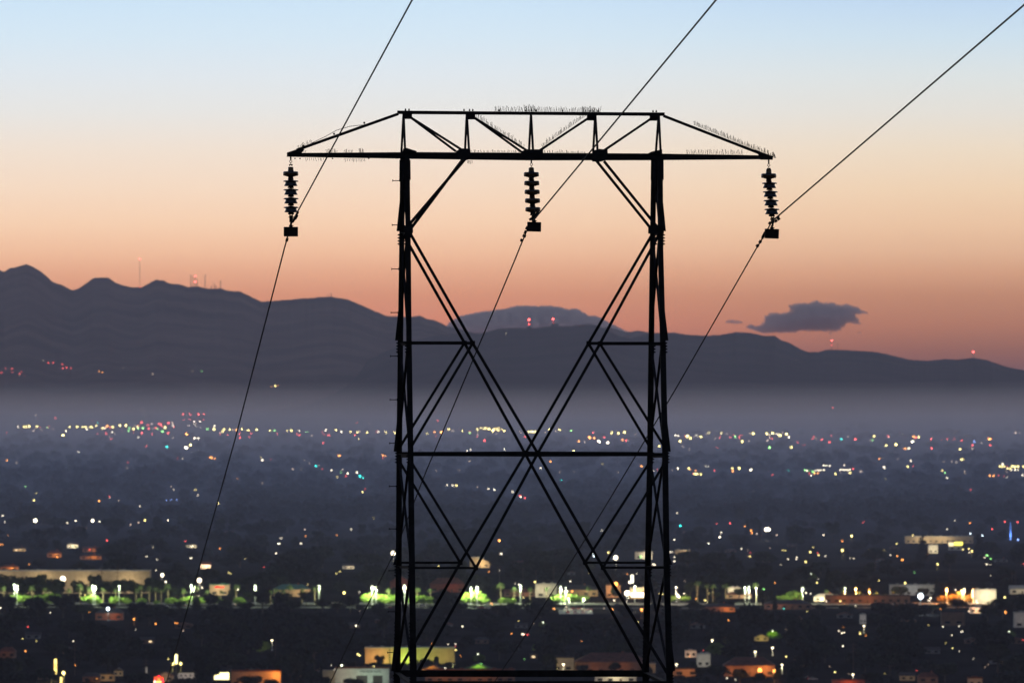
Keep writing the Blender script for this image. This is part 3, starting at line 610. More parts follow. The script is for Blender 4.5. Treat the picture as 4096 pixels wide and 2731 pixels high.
M['palepole'] = mat('pale_steel_pole', (.5,.52,.55), .5, noise_amt=.08)
hmL = {GREEN: emat('lit_lens_pale', (.95,1,.7), 6), WARM: emat('lit_lens_warm', (1,.85,.55), 6), SOD: emat('lit_lens_orange', (1,.4,.1), 6)}
for px, a, b, col, w_, word in ((57,2336,2378,GREEN,4500,'twin pale lamp standard'),(68,2340,2378,GREEN,3000,'short pale lamp standard'),(372,2340,2412,GREEN,6000,'tall pale lamp standard'),(381,2343,2412,GREEN,3000,'slim pale lamp standard'),(477,2342,2400,GREEN,1500,'dim pale lamp standard'),
    (765,2338,2400,GREEN,4000,'pale lamp standard'),(776,2344,2400,GREEN,3000,'pale short lamp standard'),(1021,2340,2385,GREEN,3000,'pale lamp standard'),(1276,2341,2380,GREEN,3000,'pale lamp standard'),
    (1489,2343,2375,GREEN,9000,'bright pale lamp standard'),(1504,2347,2375,GREEN,7000,'bright pale lamp standard'),(1618,2339,2390,GREEN,5000,'pale lamp standard'),(1884,2348,2385,GREEN,9000,'bright pale lamp standard'),(1908,2345,2385,GREEN,8000,'bright pale lamp standard'),
    (2082,2340,2402,GREEN,4000,'tall pale lamp standard'),(2243,2345,2380,GREEN,7000,'pale lamp standard'),(2263,2350,2385,GREEN,6000,'pale lamp standard'),(2539,2343,2385,WARM,3000,'warm lamp standard'),(2706,2347,2385,WARM,2500,'warm lamp standard'),
    (2979,2348,2382,GREEN,2500,'pale lamp standard'),(2996,2345,2380,GREEN,2500,'pale lamp standard'),(3025,2350,2396,WARM,2500,'T shaped warm lamp standard'),(3210,2350,2382,GREEN,4000,'pale lamp standard'),(3380,2350,2395,GREEN,5000,'pale lamp standard'),
    (3424,2350,2400,SOD,6000,'orange lamp standard'),(3477,2356,2402,SOD,4000,'orange lamp standard'),(3787,2352,2402,SOD,8000,'orange lamp standard'),(3848,2358,2400,SOD,7000,'orange lamp standard'),(3857,2354,2396,WARM,3000,'warm lamp standard'),
    (2849,2560,2595,WARM,1800,'yellow lit pole'),(3090,2590,2620,WARM,1500,'yellow lit pole'),(3021,2606,2636,WARM,900,'dim yellow lit pole'),(3128,2658,2694,WARM,1200,'yellow lit pole'),(2706,2656,2690,WARM,800,'pale lit pole'),(1367,2660,2700,GREEN,1500,'pale lit pole'),(1812,2656,2690,WARM,800,'pale lit pole'),(2253,2656,2690,WARM,700,'pale lit pole'),(1088,2560,2600,WARM,300,'dim lit pole'),(3456,2503,2532,WARM,700,'dim lit pole'),(3412,2697,2725,WARM,700,'dim lit pole')):
    standard(px, a, b, col, w_, word)

# ------------------------------------------------------------------ buildings
WM = {'beige': mat('beige_stucco', (.42,.33,.22), .9, scale=.4, noise_amt=.12), 'white': mat('white_stucco', (.62,.6,.55), .9, scale=.4, noise_amt=.1), 'brown': mat('brown_stucco', (.2,.12,.08), .9, scale=.4, noise_amt=.15),
      'tan': mat('tan_stucco', (.36,.25,.15), .9, scale=.4, noise_amt=.12), 'grey': mat('grey_block', (.22,.22,.22), .9, scale=.4, noise_amt=.12), 'red': mat('red_brick', (.26,.09,.05), .9, scale=1, noise_amt=.25),
      'roof': mat('dark_shingles', (.05,.045,.045), .9, scale=.6, noise_amt=.3), 'tile': mat('clay_tiles', (.16,.06,.035), .9, scale=.6, noise_amt=.3), 'teal': mat('green_metal_roof', (.04,.17,.13), .6, scale=.5, noise_amt=.15),
      'pale': mat('pale_flat_roof', (.4,.4,.38), .9, scale=.3, noise_amt=.15), 'glass': mat('window_glass', (.02,.025,.03), .1, spec=.6, noise_amt=.05), 'door': mat('door_paint', (.08,.06,.05), .6)}
LITW = emat('lit_window', (1,.72,.4), 1.6); LITB = emat('shop_front_light', (1,.85,.6), 4.5)
def building(x0, y0, x1, y1, wall, roof, kind, label=None, deep=14, bulb=None, lit=0, yb=None, cat='house', name='house', win=True, keep=True):
    d = (-VALLEY)*F/((yb or y1)-HY); W_ = (x1-x0)/F*d; H_ = (y1-y0)/F*d; c = P((x0+x1)/2, yb or y1, d)
    if yb: H_ = (yb-y0)/F*d
    t = tag(empty(name, c), label, cat)
    if label is None: tag(t, group='houses of the town')
    hw = W_/2; e = H_ if kind == 'flat' else H_*.58
    mb = MB(); mb.box(-hw, hw, 0, deep, -.3, e)
    mb.build('wall', WM[wall], t)
    mb = MB()
    if kind == 'flat':
        mb.box(-hw-.15, hw+.15, -.15, .15, e+.003, e+.5); mb.box(-hw-.15, hw+.15, deep-.15, deep+.15, e+.003, e+.5)
        mb.box(-hw-.15, -hw+.15, .153, deep-.153, e+.003, e+.5); mb.box(hw-.15, hw+.15, .153, deep-.153, e+.003, e+.5); mb.box(-hw+.153, hw-.153, .153, deep-.153, e+.003, e+.12)
        for q in range(2+int(W_/18)):
            xx = -hw+1.5+(W_-4)*random.random(); mb.box(xx, xx+1.8, deep*.4, deep*.4+1.6, e+.13, e+1.15)
    elif kind == 'gable':    # ridge runs away from the viewer
        mb.prism([Vector(v) for v in ((-hw-.4, -.4, e+.003), (hw+.4, -.4, e+.003), (0, -.4, H_))], Vector((0, deep+.8, 0)))
    else:                    # ridge across
        rx = hw*.55 if kind == 'hip' else hw+.3
        V = [(-hw-.4,-.4,e+.003),(hw+.4,-.4,e+.003),(hw+.4,deep+.4,e+.003),(-hw-.4,deep+.4,e+.003),(-rx,deep/2,H_),(rx,deep/2,H_)]
        mb.add(V, [(3,2,1,0),(0,1,5,4),(2,3,4,5),(1,2,5),(3,0,4)])
    rf = mb.build('roof', WM[roof], t)
    if kind in ('hip', 'side') and W_ > 9: 
        mb = MB(); mb.box(hw*.3, hw*.3+.9, deep*.45, deep*.45+.9, H_-1.2, H_+.7); mb.build('chimney', WM['red'], rf)
    if kind == 'gable' and W_ > 6:
        mb = MB(); mb.prism([Vector(v) for v in ((-hw*.7, -.42, e+.15), (hw*.7, -.42, e+.15), (0, -.42, H_-.35))], Vector((0, -.04, 0))); mb.build('gable_board', WM[wall], rf)
    if win:
        n = max(2, min(14, int(W_/4.5))); ww = W_/n
        for i in range(n):
            xx = -hw+ww*(i+.5); 
            if n > 2 and i == n//2:
                mb = MB(); mb.box(xx-.55, xx+.55, -.06, -.003, -.2, min(2.1, e*.75)); mb.build('door', WM['door'], t); continue
            litw = random.random() < lit
            mb = MB(); z0 = min(1, e*.3); z1 = min(2.3, e*.75); mb.box(xx-ww*.22, xx+ww*.22, -.05, -.003, z0, z1)
            wn = mb.build('window', LITW if litw else WM['glass'], t)
            if W_ > 12 and keep: 
                mb = MB(); mb.box(xx-ww*.22-.1, xx+ww*.22+.1, -.1, -.053, z0-.12, z0-.003); mb.build('sill', WM['pale'], wn)
    if bulb:
        for (bx, bz, by, col, w_) in bulb: point(t, (bx*hw, -by, bz*H_), col, w_*.62)
    if keep: KEEP.append((x0+(x1-x0)*.12, y0, x1-(x1-x0)*.12, (y0*.5+y1*.5), d-3))
    return t, d
def B(*a, **k): return building(*a, **k)
B(-60,2283,600,2342,'beige','pale','flat','very long beige store with flat roof, left edge behind palms',30,[(-.8,.5,9,WARM,5000),(-.3,.5,9,WARM,8000),(.2,.5,9,WARM,5000),(.75,.5,9,WARM,7000)],yb=2372,cat='store',name='store')
B(838,2338,918,2366,'beige','teal','flat','beige store with green roof edge and red sign, left of tower',20,[(0,.7,7,WARM,6000)],yb=2380,cat='store',name='store')
B(1094,2336,1240,2372,'tan','teal','hip','long tan building with green roof behind bright palms, left of tower',20,[(.6,.4,7,WARM,5000)],yb=2385,cat='building',name='commercial_building')
B(2141,2336,2227,2372,'white','pale','flat','white flat building with small dark windows, between the tower legs',16,[(-.5,.6,7,WARM,2500)],yb=2388,cat='building',name='commercial_building')
B(2232,2338,2392,2384,'tan','roof','hip','long tan building with dark roof, between the tower legs',18,[(.5,.5,8,WARM,3500)],cat='building',name='commercial_building')
B(2424,2340,2482,2388,'tan','roof','flat','pinkish lit block beside the glaring orange lamp',14,[(0,.6,6,(1,.5,.25),5000)],cat='building',name='commercial_building')
t, d = B(2520,2352,2584,2392,'beige','pale','flat','brilliantly lit white shop just left of the right tower leg',14,[(0,.7,6,WARM,9000)],cat='store',name='store')
mb = MB(); mb.box(-4.4, 4.2, -.3, -.06, 1.0, 3.6); mb.build('shop_front', LITB, t)
B(2913,2350,2964,2368,'white','pale','flat','small white building with lit sign, just right of tower',10,[(0,.6,5,WARM,3000)],yb=2380,cat='building',name='commercial_building')
B(2905,2366,3006,2392,'tan','tile','hip','low building with lit pinkish roof, just right of tower',16,[(.2,1.3,5,(1,.7,.5),4500)],cat='building',name='commercial_building')
B(2804,2412,2942,2446,'brown','roof','hip','low brown warehouse with dark roof below the lit street, right of tower',16,[(.55,.3,5,SOD,4000)],cat='warehouse',name='warehouse')
B(3058,2398,3248,2436,'brown','roof','hip','wide brown building behind the row of cypresses',20,[(-.5,.5,7,(1,.6,.45),1800)],cat='building',name='commercial_building')
B(3256,2374,3350,2404,'white','pale','hip','pale building with brightly lit white roof, right of tower',14,[(-.3,1.3,5,WARM,12000),(.5,1.2,5,WARM,6000)],cat='building',name='commercial_building')
B(3300,2382,3640,2412,'brown','roof','flat','very long low brown wall building behind orange lamps, right side',16,[(-.6,.6,7,SOD,2500),(0,.6,7,SOD,2500)],cat='building',name='commercial_building')
B(3560,2340,3740,2362,'white','pale','flat','long low pale building above the dazzling floodlight',16,[(0,.7,8,(.8,.9,1),900)],yb=2380,cat='building',name='commercial_building')
B(3893,2358,3985,2412,'white','pale','flat','tall bright white wall building with palm in front, right edge',18,[(.1,.55,9,WARM,13000)],cat='building',name='commercial_building',win=False)
B(4040,2340,4140,2375,'white','pale','side','pale roofed building cut by the right edge of the photo',16,[(0,1.0,8,WARM,2500)],cat='building',name='commercial_building')
B(3621,2146,3893,2164,'beige','pale','flat','long lit building with dark trees in front, far right',20,[(-.5,.6,10,WARM,9000),(.1,.6,10,WARM,9000)],yb=2172,cat='building',name='commercial_building')
t, d = B(3796,2168,3848,2200,'white','pale','flat','yellow glowing filling station canopy, far right',14,None,cat='filling station',name='filling_station')
mb = MB(); mb.box(-1,5.5,-.6,-.2,4,6.5); mb.build('canopy_sign', emat('yellow_sign', (1,.85,.12), 2.6), t); mb = MB(); mb.box(-5.4,-1.6,-.6,-.2,3.4,6); mb.build('canopy_sign', emat('pale_sign', (1,.8,.45), 1.8), t)
B(3714,2180,3752,2212,'white','pale','flat','small white lit building left of the yellow filling station',10,[(0,.5,7,WARM,5000)],cat='building',name='commercial_building')
for a in ((320,2214,405,2236,'tile','white','hip',SOD,2600,'low house with pinkish lit front, left of leftmost wire'),(0,2258,75,2280,'tile','tile','hip',SOD,3500,'reddish lit house at the left edge'),(268,2166,312,2192,'white','roof','side',WARM,4500,'house with bright corner lamp, upper left town'),
          (52,2186,102,2204,'tan','roof','side',WARM,2200,'long low dim house, upper left town'),(330,2186,402,2206,'tan','tile','side',SOD,1800,'low tan house behind dark trees, upper left town'),(188,2200,245,2228,'tile','tile','hip',SOD,2500,'house with orange porch lamp, left town'),
          (608,2172,645,2192,'white','roof','side',WARM,2500,'small house with lit white front near tall dark tree'),(745,2172,785,2190,'white','roof','side',WARM,2600,'small white lit house crossed by the leftmost wire'),(803,2246,842,2272,'white','tile','side',(1,.65,.4),9000,'bright peach walled house beside leftmost wire'),
          (1370,2254,1416,2274,'white','roof','side',WARM,2000,'small pale house left of the tower'),(1880,2230,1958,2270,'beige','pale','flat',(1,.75,.4),5000,'beige lit house between the tower legs behind trees'),(2540,2206,2610,2236,'white','roof','flat',WARM,3500,'white lit building beside the right tower leg'),
          (2700,2200,2760,2228,'beige','pale','flat',WARM,3000,'pale lit terrace beside red signal light'),(1720,2310,1860,2368,'red','tile','hip',(1,.4,.3),450,'reddish brick building between the tower legs'),(1560,2300,1640,2362,'red','tile','gable',(1,.4,.3),350,'reddish gabled building touching left tower leg'),
          (2016,2355,2140,2384,'brown','tile','side',(1,.6,.4),1200,'low brown building behind two palms')):
    B(a[0],a[1],a[2],a[3],a[5] if a[5] in WM and a[5] != 'tile' and a[5] != 'roof' and a[5] != 'pale' else a[4] if a[4] not in ('tile','roof') else 'tan', a[5] if a[5] in ('tile','roof','pale') else 'roof', a[6], a[9], 10, [(.3,.55,4.5,a[7],a[8])], lit=.2) if False else B(a[0],a[1],a[2],a[3],'tan' if a[4] in ('tile','roof') else a[4], a[5] if a[5] in ('tile','roof','pale') else 'roof', a[6], a[9], 10, [(.3,.45,5,a[7],a[8])], lit=.2)
B(381,2430,492,2478,'red','roof','hip','brick building with teal gable under a glaring lamp, lower left',14,[(.4,.2,5,SOD,700),(0,.95,4,(.8,1,.9),1500)],cat='building',name='commercial_building')
# foreground row
B(398,2696,458,2722,'tan','roof','flat','small tan lit house at the bottom left',9,[(0,.75,5,(1,.7,.35),700)],lit=.2)
B(456,2668,490,2702,'beige','roof','gable','small beige gabled house at the bottom left',9,[(0,.5,5,(1,.8,.5),450)])
B(330,2688,400,2728,'brown','roof','hip','dark brown hipped house at the bottom left',10,[(.6,.4,6,SOD,400)])
B(628,2686,694,2724,'beige','tile','gable','beige gabled house beside the red and orange sign',10,[(0,.45,5,(1,.7,.5),600)])
B(0,2586,62,2630,'brown','tile','hip','dim brown house at the left edge near the bottom',10,[(-.5,.6,5,SOD,350)])
B(924,2684,1122,2744,'tan','tile','flat','long orange lit restaurant with red roof band, bottom left of tower',16,[(.85,.75,4,SOD,4500),(-.4,.35,4,SOD,500),(.2,.35,4,SOD,600)],cat='restaurant',name='restaurant')
B(972,2672,1036,2704,'beige','roof','gable','cream gable behind the orange lit restaurant',9,[(0,.6,5,(1,.85,.6),900)],yb=2722)
shop, sd_ = B(1340,2672,1556,2731,'white','tile','flat','green and white auto repair shop with long sign and dark garage doors',15,[(.1,.55,8,(.7,1,.75),1700),(.7,.55,8,(.7,1,.75),900),(-.6,.5,7,(1,.8,.5),900)],cat='auto shop',name='auto_shop',win=False)
S = sd_/F
def shopx(px): return (px-1448)*S
zb = lambda py: (2731-py)*S
mb = MB(); mb.box(shopx(1412), shopx(1545), -.5, -.2, zb(2694), zb(2676)); sg = mb.build('sign_board', WM['white'], shop)
cu = bpy.data.curves.new('t', 'FONT'); cu.body = 'PRECISION AUTO'; cu.size = 1.35; cu.extrude = .03; cu.align_x = 'CENTER'; cu.align_y = 'CENTER'; cu.offset = .02
to = bpy.data.objects.new('tmp', cu); COL.objects.link(to); dg = bpy.context.evaluated_depsgraph_get(); me = bpy.data.meshes.new_from_object(to.evaluated_get(dg)); bpy.data.objects.remove(to)
ink = mat('sign_ink', (.04,.03,.03), .7); me.materials.clear(); me.materials.append(ink)
lt = bpy.data.objects.new('sign_lettering', me); COL.objects.link(lt); lt.parent = sg; lt.rotation_euler = (math.pi/2, 0, 0); lt.location = (shopx(1483), -.56, zb(2684))
tw = me.vertices; wx_ = max(v.co.x for v in tw)-min(v.co.x for v in tw); lt.scale = ((1525-1441)*S/wx_, 1.0, 1)
for a, b in ((1425, 1470), (1492, 1530)):
    mb = MB(); mb.box(shopx(a), shopx(b), -.06, -.003, 0, zb(2700)); mb.build('garage_door', WM['door'], shop)
for a, b, c_ in ((1340, 1400, 'tan'),):
    mb = MB(); mb.box(shopx(1290), shopx(1339), -1, 12, -.2, zb(2680)); mb.build('side_wing', WM['beige'], shop)
B(1460,2592,1556,2652,'beige','pale','flat','peach lit warehouse wall behind bare tree, left of tower',20,[(-.3,.35,6,(1,.5,.15),2800),(.6,.35,6,(1,.6,.2),2400)],cat='warehouse',name='warehouse',win=False)
B(1560,2592,1818,2652,'beige','pale','flat','long yellow green lit warehouse wall seen between the tower legs',22,[(-.55,.25,5,(.55,1,.12),5000),(.15,.3,7,(.85,.9,.15),2200),(.75,.4,6,(1,.8,.2),1100)],cat='warehouse',name='warehouse',win=False)
B(1690,2656,1776,2700,'tan','roof','gable','orange lit gabled house between the tower legs',10,[(-.4,.4,4,(1,.45,.06),1800)])
B(1860,2652,1968,2700,'tan','roof','gable','house with green lit gable between the tower legs',10,[(0,.85,3.5,(.3,1,.1),1500)])
B(1700,2680,2060,2731,'brown','tile','flat','long low red brown roofed building along the lower girder',14,[(-.6,.5,7,SOD,1500),(.2,.5,7,SOD,1400)],cat='building',name='commercial_building')
B(2206,2630,2296,2684,'beige','roof','flat','two storey pale apartment house with narrow windows',12,[(-.3,.5,7,(1,.85,.6),700)],cat='apartments',name='apartment_house',lit=.1)
B(2300,2610,2590,2690,'brown','tile','hip','large red brown apartment block in front of right tower leg',18,[(-.5,.3,5,(1,.35,.12),500),(.3,.3,5,(1,.4,.15),700)],cat='apartments',name='apartment_house',yb=2694)
for i, x in enumerate((2363, 2420, 2477, 2535, 2600)):
    B(x-3,2655,x+22,2676,'beige','pale','flat',None,3,[(0,.8,3,(1,.6,.3),120)],yb=2690,win=False); reg(bpy.data.objects[-1] if False else [o for o in COL.objects if o.name.startswith('house')][-1], 'small pale roof cabin', x, 2665)
B(2380,2692,2545,2731,'white','pale','flat','bright white shop window row under the lower girder',12,[(0,.7,5,WARM,2500)],cat='store',name='store')
B(2787,2616,2842,2666,'white','pale','flat','white three storey house with small dark windows, right of tower',12,[(0,.5,7,(1,.9,.7),900)],cat='house')
B(2740,2603,2786,2628,'white','pale','flat','small white building with bright porch light, right of tower',8,[(0,.5,5,(1,.6,.35),1100)])
B(2690,2674,2800,2704,'tan','roof','flat','long orange lit building beside right tower leg',12,[(0,.6,6,SOD,1700)],cat='building',name='commercial_building',lit=.15)
B(2896,2628,3100,2704,'brown','tile','hip','wide hipped roof building with orange lit front under two glaring lamps',20,[(.62,.4,4,SOD,4000),(.05,.3,4,SOD,1200),(-.7,.3,4,SOD,1100)],cat='building',name='commercial_building')
B(3018,2534,3074,2562,'beige','roof','gable','small yellow lit gabled house beside a bright green tree',9,[(0,.3,4,(1,.85,.25),900)])
B(3440,2458,3464,2494,'white','pale','flat','narrow pale house in the dark right foreground',8,[(0,.5,6,(1,.9,.85),500)])
B(3766,2446,3860,2500,'brown','roof','flat','dim dark flat roofed building, right foreground',12,[(0,.5,7,(.8,.85,1),90)],cat='building',name='commercial_building')
B(3880,2430,3932,2452,'white','pale','flat','low pink lit building behind dark round tree, right side',9,[(0,.7,4,(1,.5,.25),2500)])
B(4056,2450,4140,2508,'white','pale','flat','pale slatted wall at the right edge',8,[(-.3,.6,6,(1,.8,.65),300)],cat='building',name='commercial_building')
B(3672,2688,3752,2731,'brown','tile','hip','brown roofed house at the bottom right',11,[(0,.5,6,(1,.6,.4),300)])
B(3873,2712,3930,2745,'beige','tile','flat','small pinkish house at the bottom right edge',9,[(0,.6,5,(1,.6,.4),350)])
B(3330,2722,3460,2748,'red','tile','flat','long low building with red lit roof edge, bottom right',12,[(0,.9,4,(1,.25,.08),1500)],cat='building',name='commercial_building')
B(3600,2688,3660,2720,'beige','roof','side','low pale sided house at the bottom right',9,[(0,.6,5,WARM,250)])
rs = random.Random(5)
for x, y, w_, h_ in ((100,2540,60,26),(250,2600,50,24),(560,2560,55,24),(700,2500,70,22),(860,2520,44,20),(1010,2560,60,24),(1240,2490,50,20),(1380,2500,60,22),(1500,2480,44,18),(1750,2500,60,22),(1900,2560,54,24),(2060,2500,50,20),(2200,2540,54,22),(2400,2500,60,22),(2480,2560,52,24),(2760,2500,60,22),(2900,2560,56,24),(3150,2480,70,20),(3260,2560,52,22),(3350,2460,60,22),(3520,2560,60,24),(3600,2480,66,18),(3700,2600,60,24),(3860,2560,56,24),(3960,2640,66,26),(4040,2560,50,24),(3180,2650,70,30),(3420,2620,56,24),(2120,2620,56,26),(820,2640,60,26),(150,2700,70,30),(1160,2690,60,30),(1250,2690,56,30),
                     (150,2090,40,14),(300,2110,44,14),(520,2120,40,14),(900,2130,36,12),(1100,2110,40,12),(1300,2180,44,14),(1450,2150,36,12),(2700,2130,40,12),(2900,2200,44,14),(3050,2240,40,14),(3150,2180,40,12),(3420,2180,40,12),(3500,2240,44,14),(3560,2190,36,12),(3980,2240,50,14),(4040,2200,40,12),(2050,2250,44,14),(2250,2290,50,16)):
    B(x, y-h_*.55, x+w_, y+h_*.5, rs.choice(['tan','brown','grey','brown']), rs.choice(['roof','tile','roof']), rs.choice(['hip','side','gable']), None, 10, None, lit=.10, keep=False)
    reg([o for o in COL.objects if o.name.startswith('house')][-1], rs.choice(['dim']) + ' low house', x, y)
# signs
def sign(px0, py0, px1, py1, yb, label, em, extra=None):
    d = (-VALLEY)*F/(yb-HY); s = d/F; c = P((px0+px1)/2, yb, d); w_ = (px1-px0)/2*s; z0 = (yb-py1)*s; z1 = (yb-py0)*s
    t = tag(empty('lit_sign', c), label, 'sign')
    mb = MB(); mb.box(-w_, w_, -.3, 0, z0, z1); mb.build('sign_panel', em, t)
    mb = MB(); mb.box(-w_-.15, w_+.15, .003, .35, z0-.15, z1+.15); mb.build('sign_case', M['mast'], t)
    mb = MB(); mb.tube([(0, .18, -.3), (0, .18, z0-.153)], .18, 6); mb.build('pole', M['mast'], t)
    if extra: extra(t, w_, z0, z1)
    KEEP.append((px0, py0, px1, py1, d)); return t
ES = {k: emat('sign_'+k, c, s) for k, c, s in (('cream', (1,.88,.4), 3.2), ('white', (1,.93,.72), 3.2), ('red', (1,.03,.02), 1.6), ('yellow', (1,.75,.2), 3), ('orange', (1,.25,.04), 3), ('redbulb', (1,.02,.05), 3.5), ('warm', (1,.8,.5), 3.5))}
sign(857,2688,916,2716,2735,'large glowing cream sign panel with notched lower edge, bottom left',ES['cream'])
def redbits(t, w_, z0, z1): mb = MB(); mb.box(-w_*.4, w_*.4, -.36, -.303, z0+(z1-z0)*.35, z0+(z1-z0)*.7); mb.build('sign_figure', ES['red'], t)
sign(217,2634,227,2694,2725,'tall narrow yellow sign with red middle, bottom left',ES['yellow'],redbits)
sign(241,2706,248,2740,2745,'small yellow sign under twin lamps, bottom left',ES['yellow'])
sign(699,2615,710,2653,2715,'tall narrow pale sign between two bright lamps, bottom left',ES['cream'])
sign(2523,2298,2534,2330,2380,'tall white sign tower beside glaring orange lamp',ES['white'])
sign(582,2666,588,2704,2720,'slim coloured sign post in front of dark trees, bottom left',emat('sign_dim', (.9,.8,.7), .5))
def bulbs(t, w_, z0, z1):
    for i, (a, b, e) in enumerate(((0,1,'redbulb'),(-.8,.55,'redbulb'),(.8,.55,'redbulb'),(0,.6,'orange'),(-.25,.2,'yellow'),(.35,.2,'yellow'),(-.95,.25,'warm'),(.95,.25,'redbulb'))):
        mb = MB(); ball(mb, .5, (a*w_*.9, -.8, z0+(z1-z0)*b)); mb.build('bulb', ES[e], t)
sign(617,2704,654,2731,2745,'triangle of red, orange and yellow bulbs at the bottom left',emat('sign_red_back', (1,.12,.02), 1.2),bulbs)
mb = MB(); dd = (-VALLEY)*F/(2380-HY); s = dd/F
t = [o for o in COL.objects if o.get('label', '').startswith('beige store with green')][0]
mb = MB(); mb.tube([(-3.0,-.5,5.2),(-1.2,-.5,5.35),(.8,-.5,5.2),(3.0,-.5,5.3)], .42, 6); mb.build('sign_lettering', ES['red'], t)
# white sign panels for tall far post with blue light
d = (-VALLEY)*F/(2160-HY); c = P(4042, 2160, d); t = tag(empty('lit_mast', c), 'tall slim blue lit mast near the right edge', 'mast')
mb = MB(); mb.tube([(0,0,-.3),(0,0,(2160-2088)/F*d)], .7, 8, r2=.45); mb.build('mast_shaft', mat('blue_lit_mast', (.3,.45,.8), .6), t); point(t, (0,-7,3), (.3,.5,1), 9000)  # blue of the light on the mast also put into the shaft colour
KEEP.append((4036,2088,4048,2160,d))

# ------------------------------------------------------------------ cars
carm = [mat('car_paint', c, .3, .2, .05, spec=.6) for c in ((.5,.5,.5), (.6,.6,.58), (.05,.06,.09), (.25,.03,.03))]
rubber = mat('rubber', (.02,.02,.02), .9)
def make_car(m):
    t = empty('car')
    prof = [(-2.2,.35),(-2.25,.8),(-1.9,.98),(-1.2,1.02),(1.0,1.05),(2.0,.85),(2.2,.6),(2.2,.35)]
    mb = MB(); mb.prism([Vector((x, -.88, z)) for x, z in prof], Vector((0, 1.76, 0))); b = mb.build('body', m, t); bv = b.modifiers.new('b', 'BEVEL'); bv.width = .08; bv.segments = 2
    mb = MB(); mb.prism([Vector((x, -.76, z)) for x, z in ((-1.7,1.0),(-1.1,1.42),(.4,1.45),(1.15,1.0))], Vector((0, 1.52, 0))); cb = mb.build('cabin', WM['glass'], t)
    mb = MB(); mb.box(-1.0,.3,-.7,.7,1.43,1.5); mb.build('cabin_roof', m, t)
    for x in (-1.35, 1.35):
        for y in (-.86, .86): mb = MB(); mb.tube([(x, y-.1, .33), (x, y+.1, .33)], .33, 12); mb.build('wheel', rubber, t)
    for y in (-.6, .6): mb = MB(); mb.box(-2.28, -2.2, y-.16, y+.16, .62, .8); mb.build('tail_lamp', ES['red'], t)
    return t
protoc = [make_car(m) for m in carm]; usedc = set()
for i, (px, py) in enumerate([(2262,2436),(2280,2436),(2297,2434),(2314,2434),(2331,2437),(2347,2438),(2362,2436),(2270,2448),(2300,2449),(2332,2449),(1906,2428),(1921,2430),(1937,2429),(1955,2430),(1972,2427),(1566,2429),(1625,2424),(1690,2423),(330,2424),(352,2422),(440,2428),(660,2424),(700,2425),(733,2421),(1487,2724),(1512,2727),(1566,2722),(3235,2712),(3252,2716),(3906,2427)]):
    k = i%4; pr = protoc[k]
    o = pr if k not in usedc else dup(pr); usedc.add(k)
    d = (-VALLEY)*F/(py+3-HY); o.location = P(px, py+3, d); o.rotation_euler = (0,0,rs.choice([0, math.pi])+rs.uniform(-.1,.1) if i > 9 else math.pi/2+rs.uniform(-.2,.2))
    tag(o, None, 'car', 'cars parked and driving in the town'); reg(o, ['silver','white','dark','red'][k]+' car', px, py); KEEP.append((px-16,py-8,px+16,py+2,d))
# motorhome
d = (-VALLEY)*F/(2716-HY); t = tag(empty('motorhome', P(762, 2716, d), 0), 'long white motorhome parked at the bottom left', 'motorhome')
mb = MB(); mb.prism([Vector((x,-1.2,z)) for x, z in ((-5.8,.5),(-6,2.2),(-5.6,3),(5.2,3.1),(5.9,2.2),(6,.5))], Vector((0,2.4,0))); mb.build('body', WM['white'], t)
for x in (-4.2,-2.2,0,2.2,4): mb = MB(); mb.box(x-.45,x+.45,-1.25,-1.203,1.6,2.3); mb.build('window', WM['glass'], t)
for x in (-3.6, 3.2): mb = MB(); mb.tube([(x,-1.25,.45),(x,-.95,.45)], .45, 12); mb.build('wheel', rubber, t)
point(t, (-1,-6,4), (1,.8,.65), 500)

# ------------------------------------------------------------------ vegetation
leaf = mat('oak_leaves', (.028,.036,.02), .9, scale=.5, noise_amt=.5, spec=.1); leafd = mat('dark_conifer', (.02,.026,.02), .95, scale=.5, noise_amt=.4, spec=.1)
leafp = mat('palm_fronds', (.09,.12,.045), .8, scale=.6, noise_amt=.35, spec=.15); leafg = mat('shrub_leaves', (.13,.2,.04), .9, scale=.7, noise_amt=.35, spec=.1); leafo = mat('orange_lit_shrub_leaves', (.16,.11,.03), .9, scale=.7, noise_amt=.3, spec=.1)  # leafo: orange lamp light put into the leaf colour
bark = mat('bark', (.07,.055,.04), .95, scale=1.5, noise_amt=.4)
def leafquad(V, Fc, c, s, rg):
    a = Vector((rg.gauss(0,1), rg.gauss(0,1), rg.gauss(0,1))).normalized(); b = a.orthogonal().normalized(); b = (Matrix.Rotation(rg.random()*6.28, 3, a) @ b); e = a.cross(b)
    n = len(V); V += [c-b*s-e*s*.6, c+b*s-e*s*.5, c+b*s*.8+e*s*.6, c-b*s*.9+e*s*.5]; Fc.append((n, n+1, n+2, n+3))
def crown_blob(lobes, n, s, rg):
    V = []; Fc = []; tot = sum(l[3]**2 for l in lobes)
    for (x, y, z, r, zs) in lobes:
        for i in range(int(n*r*r/tot)):
            u = Vector((rg.gauss(0,1), rg.gauss(0,1), rg.gauss(0,1))).normalized(); q = r*rg.uniform(.45, 1.05)*(1+.25*noise.noise(u*2.3+Vector((x,y,z))))
            leafquad(V, Fc, Vector((x+u.x*q, y+u.y*q, z+u.z*q*zs)), s*rg.uniform(.6, 1.3), rg)
    return V, Fc
def mk(name, V, Fc, m):
    me = bpy.data.meshes.new(name); me.from_pydata([tuple(v) for v in V], [], Fc); me.materials.append(m); return me
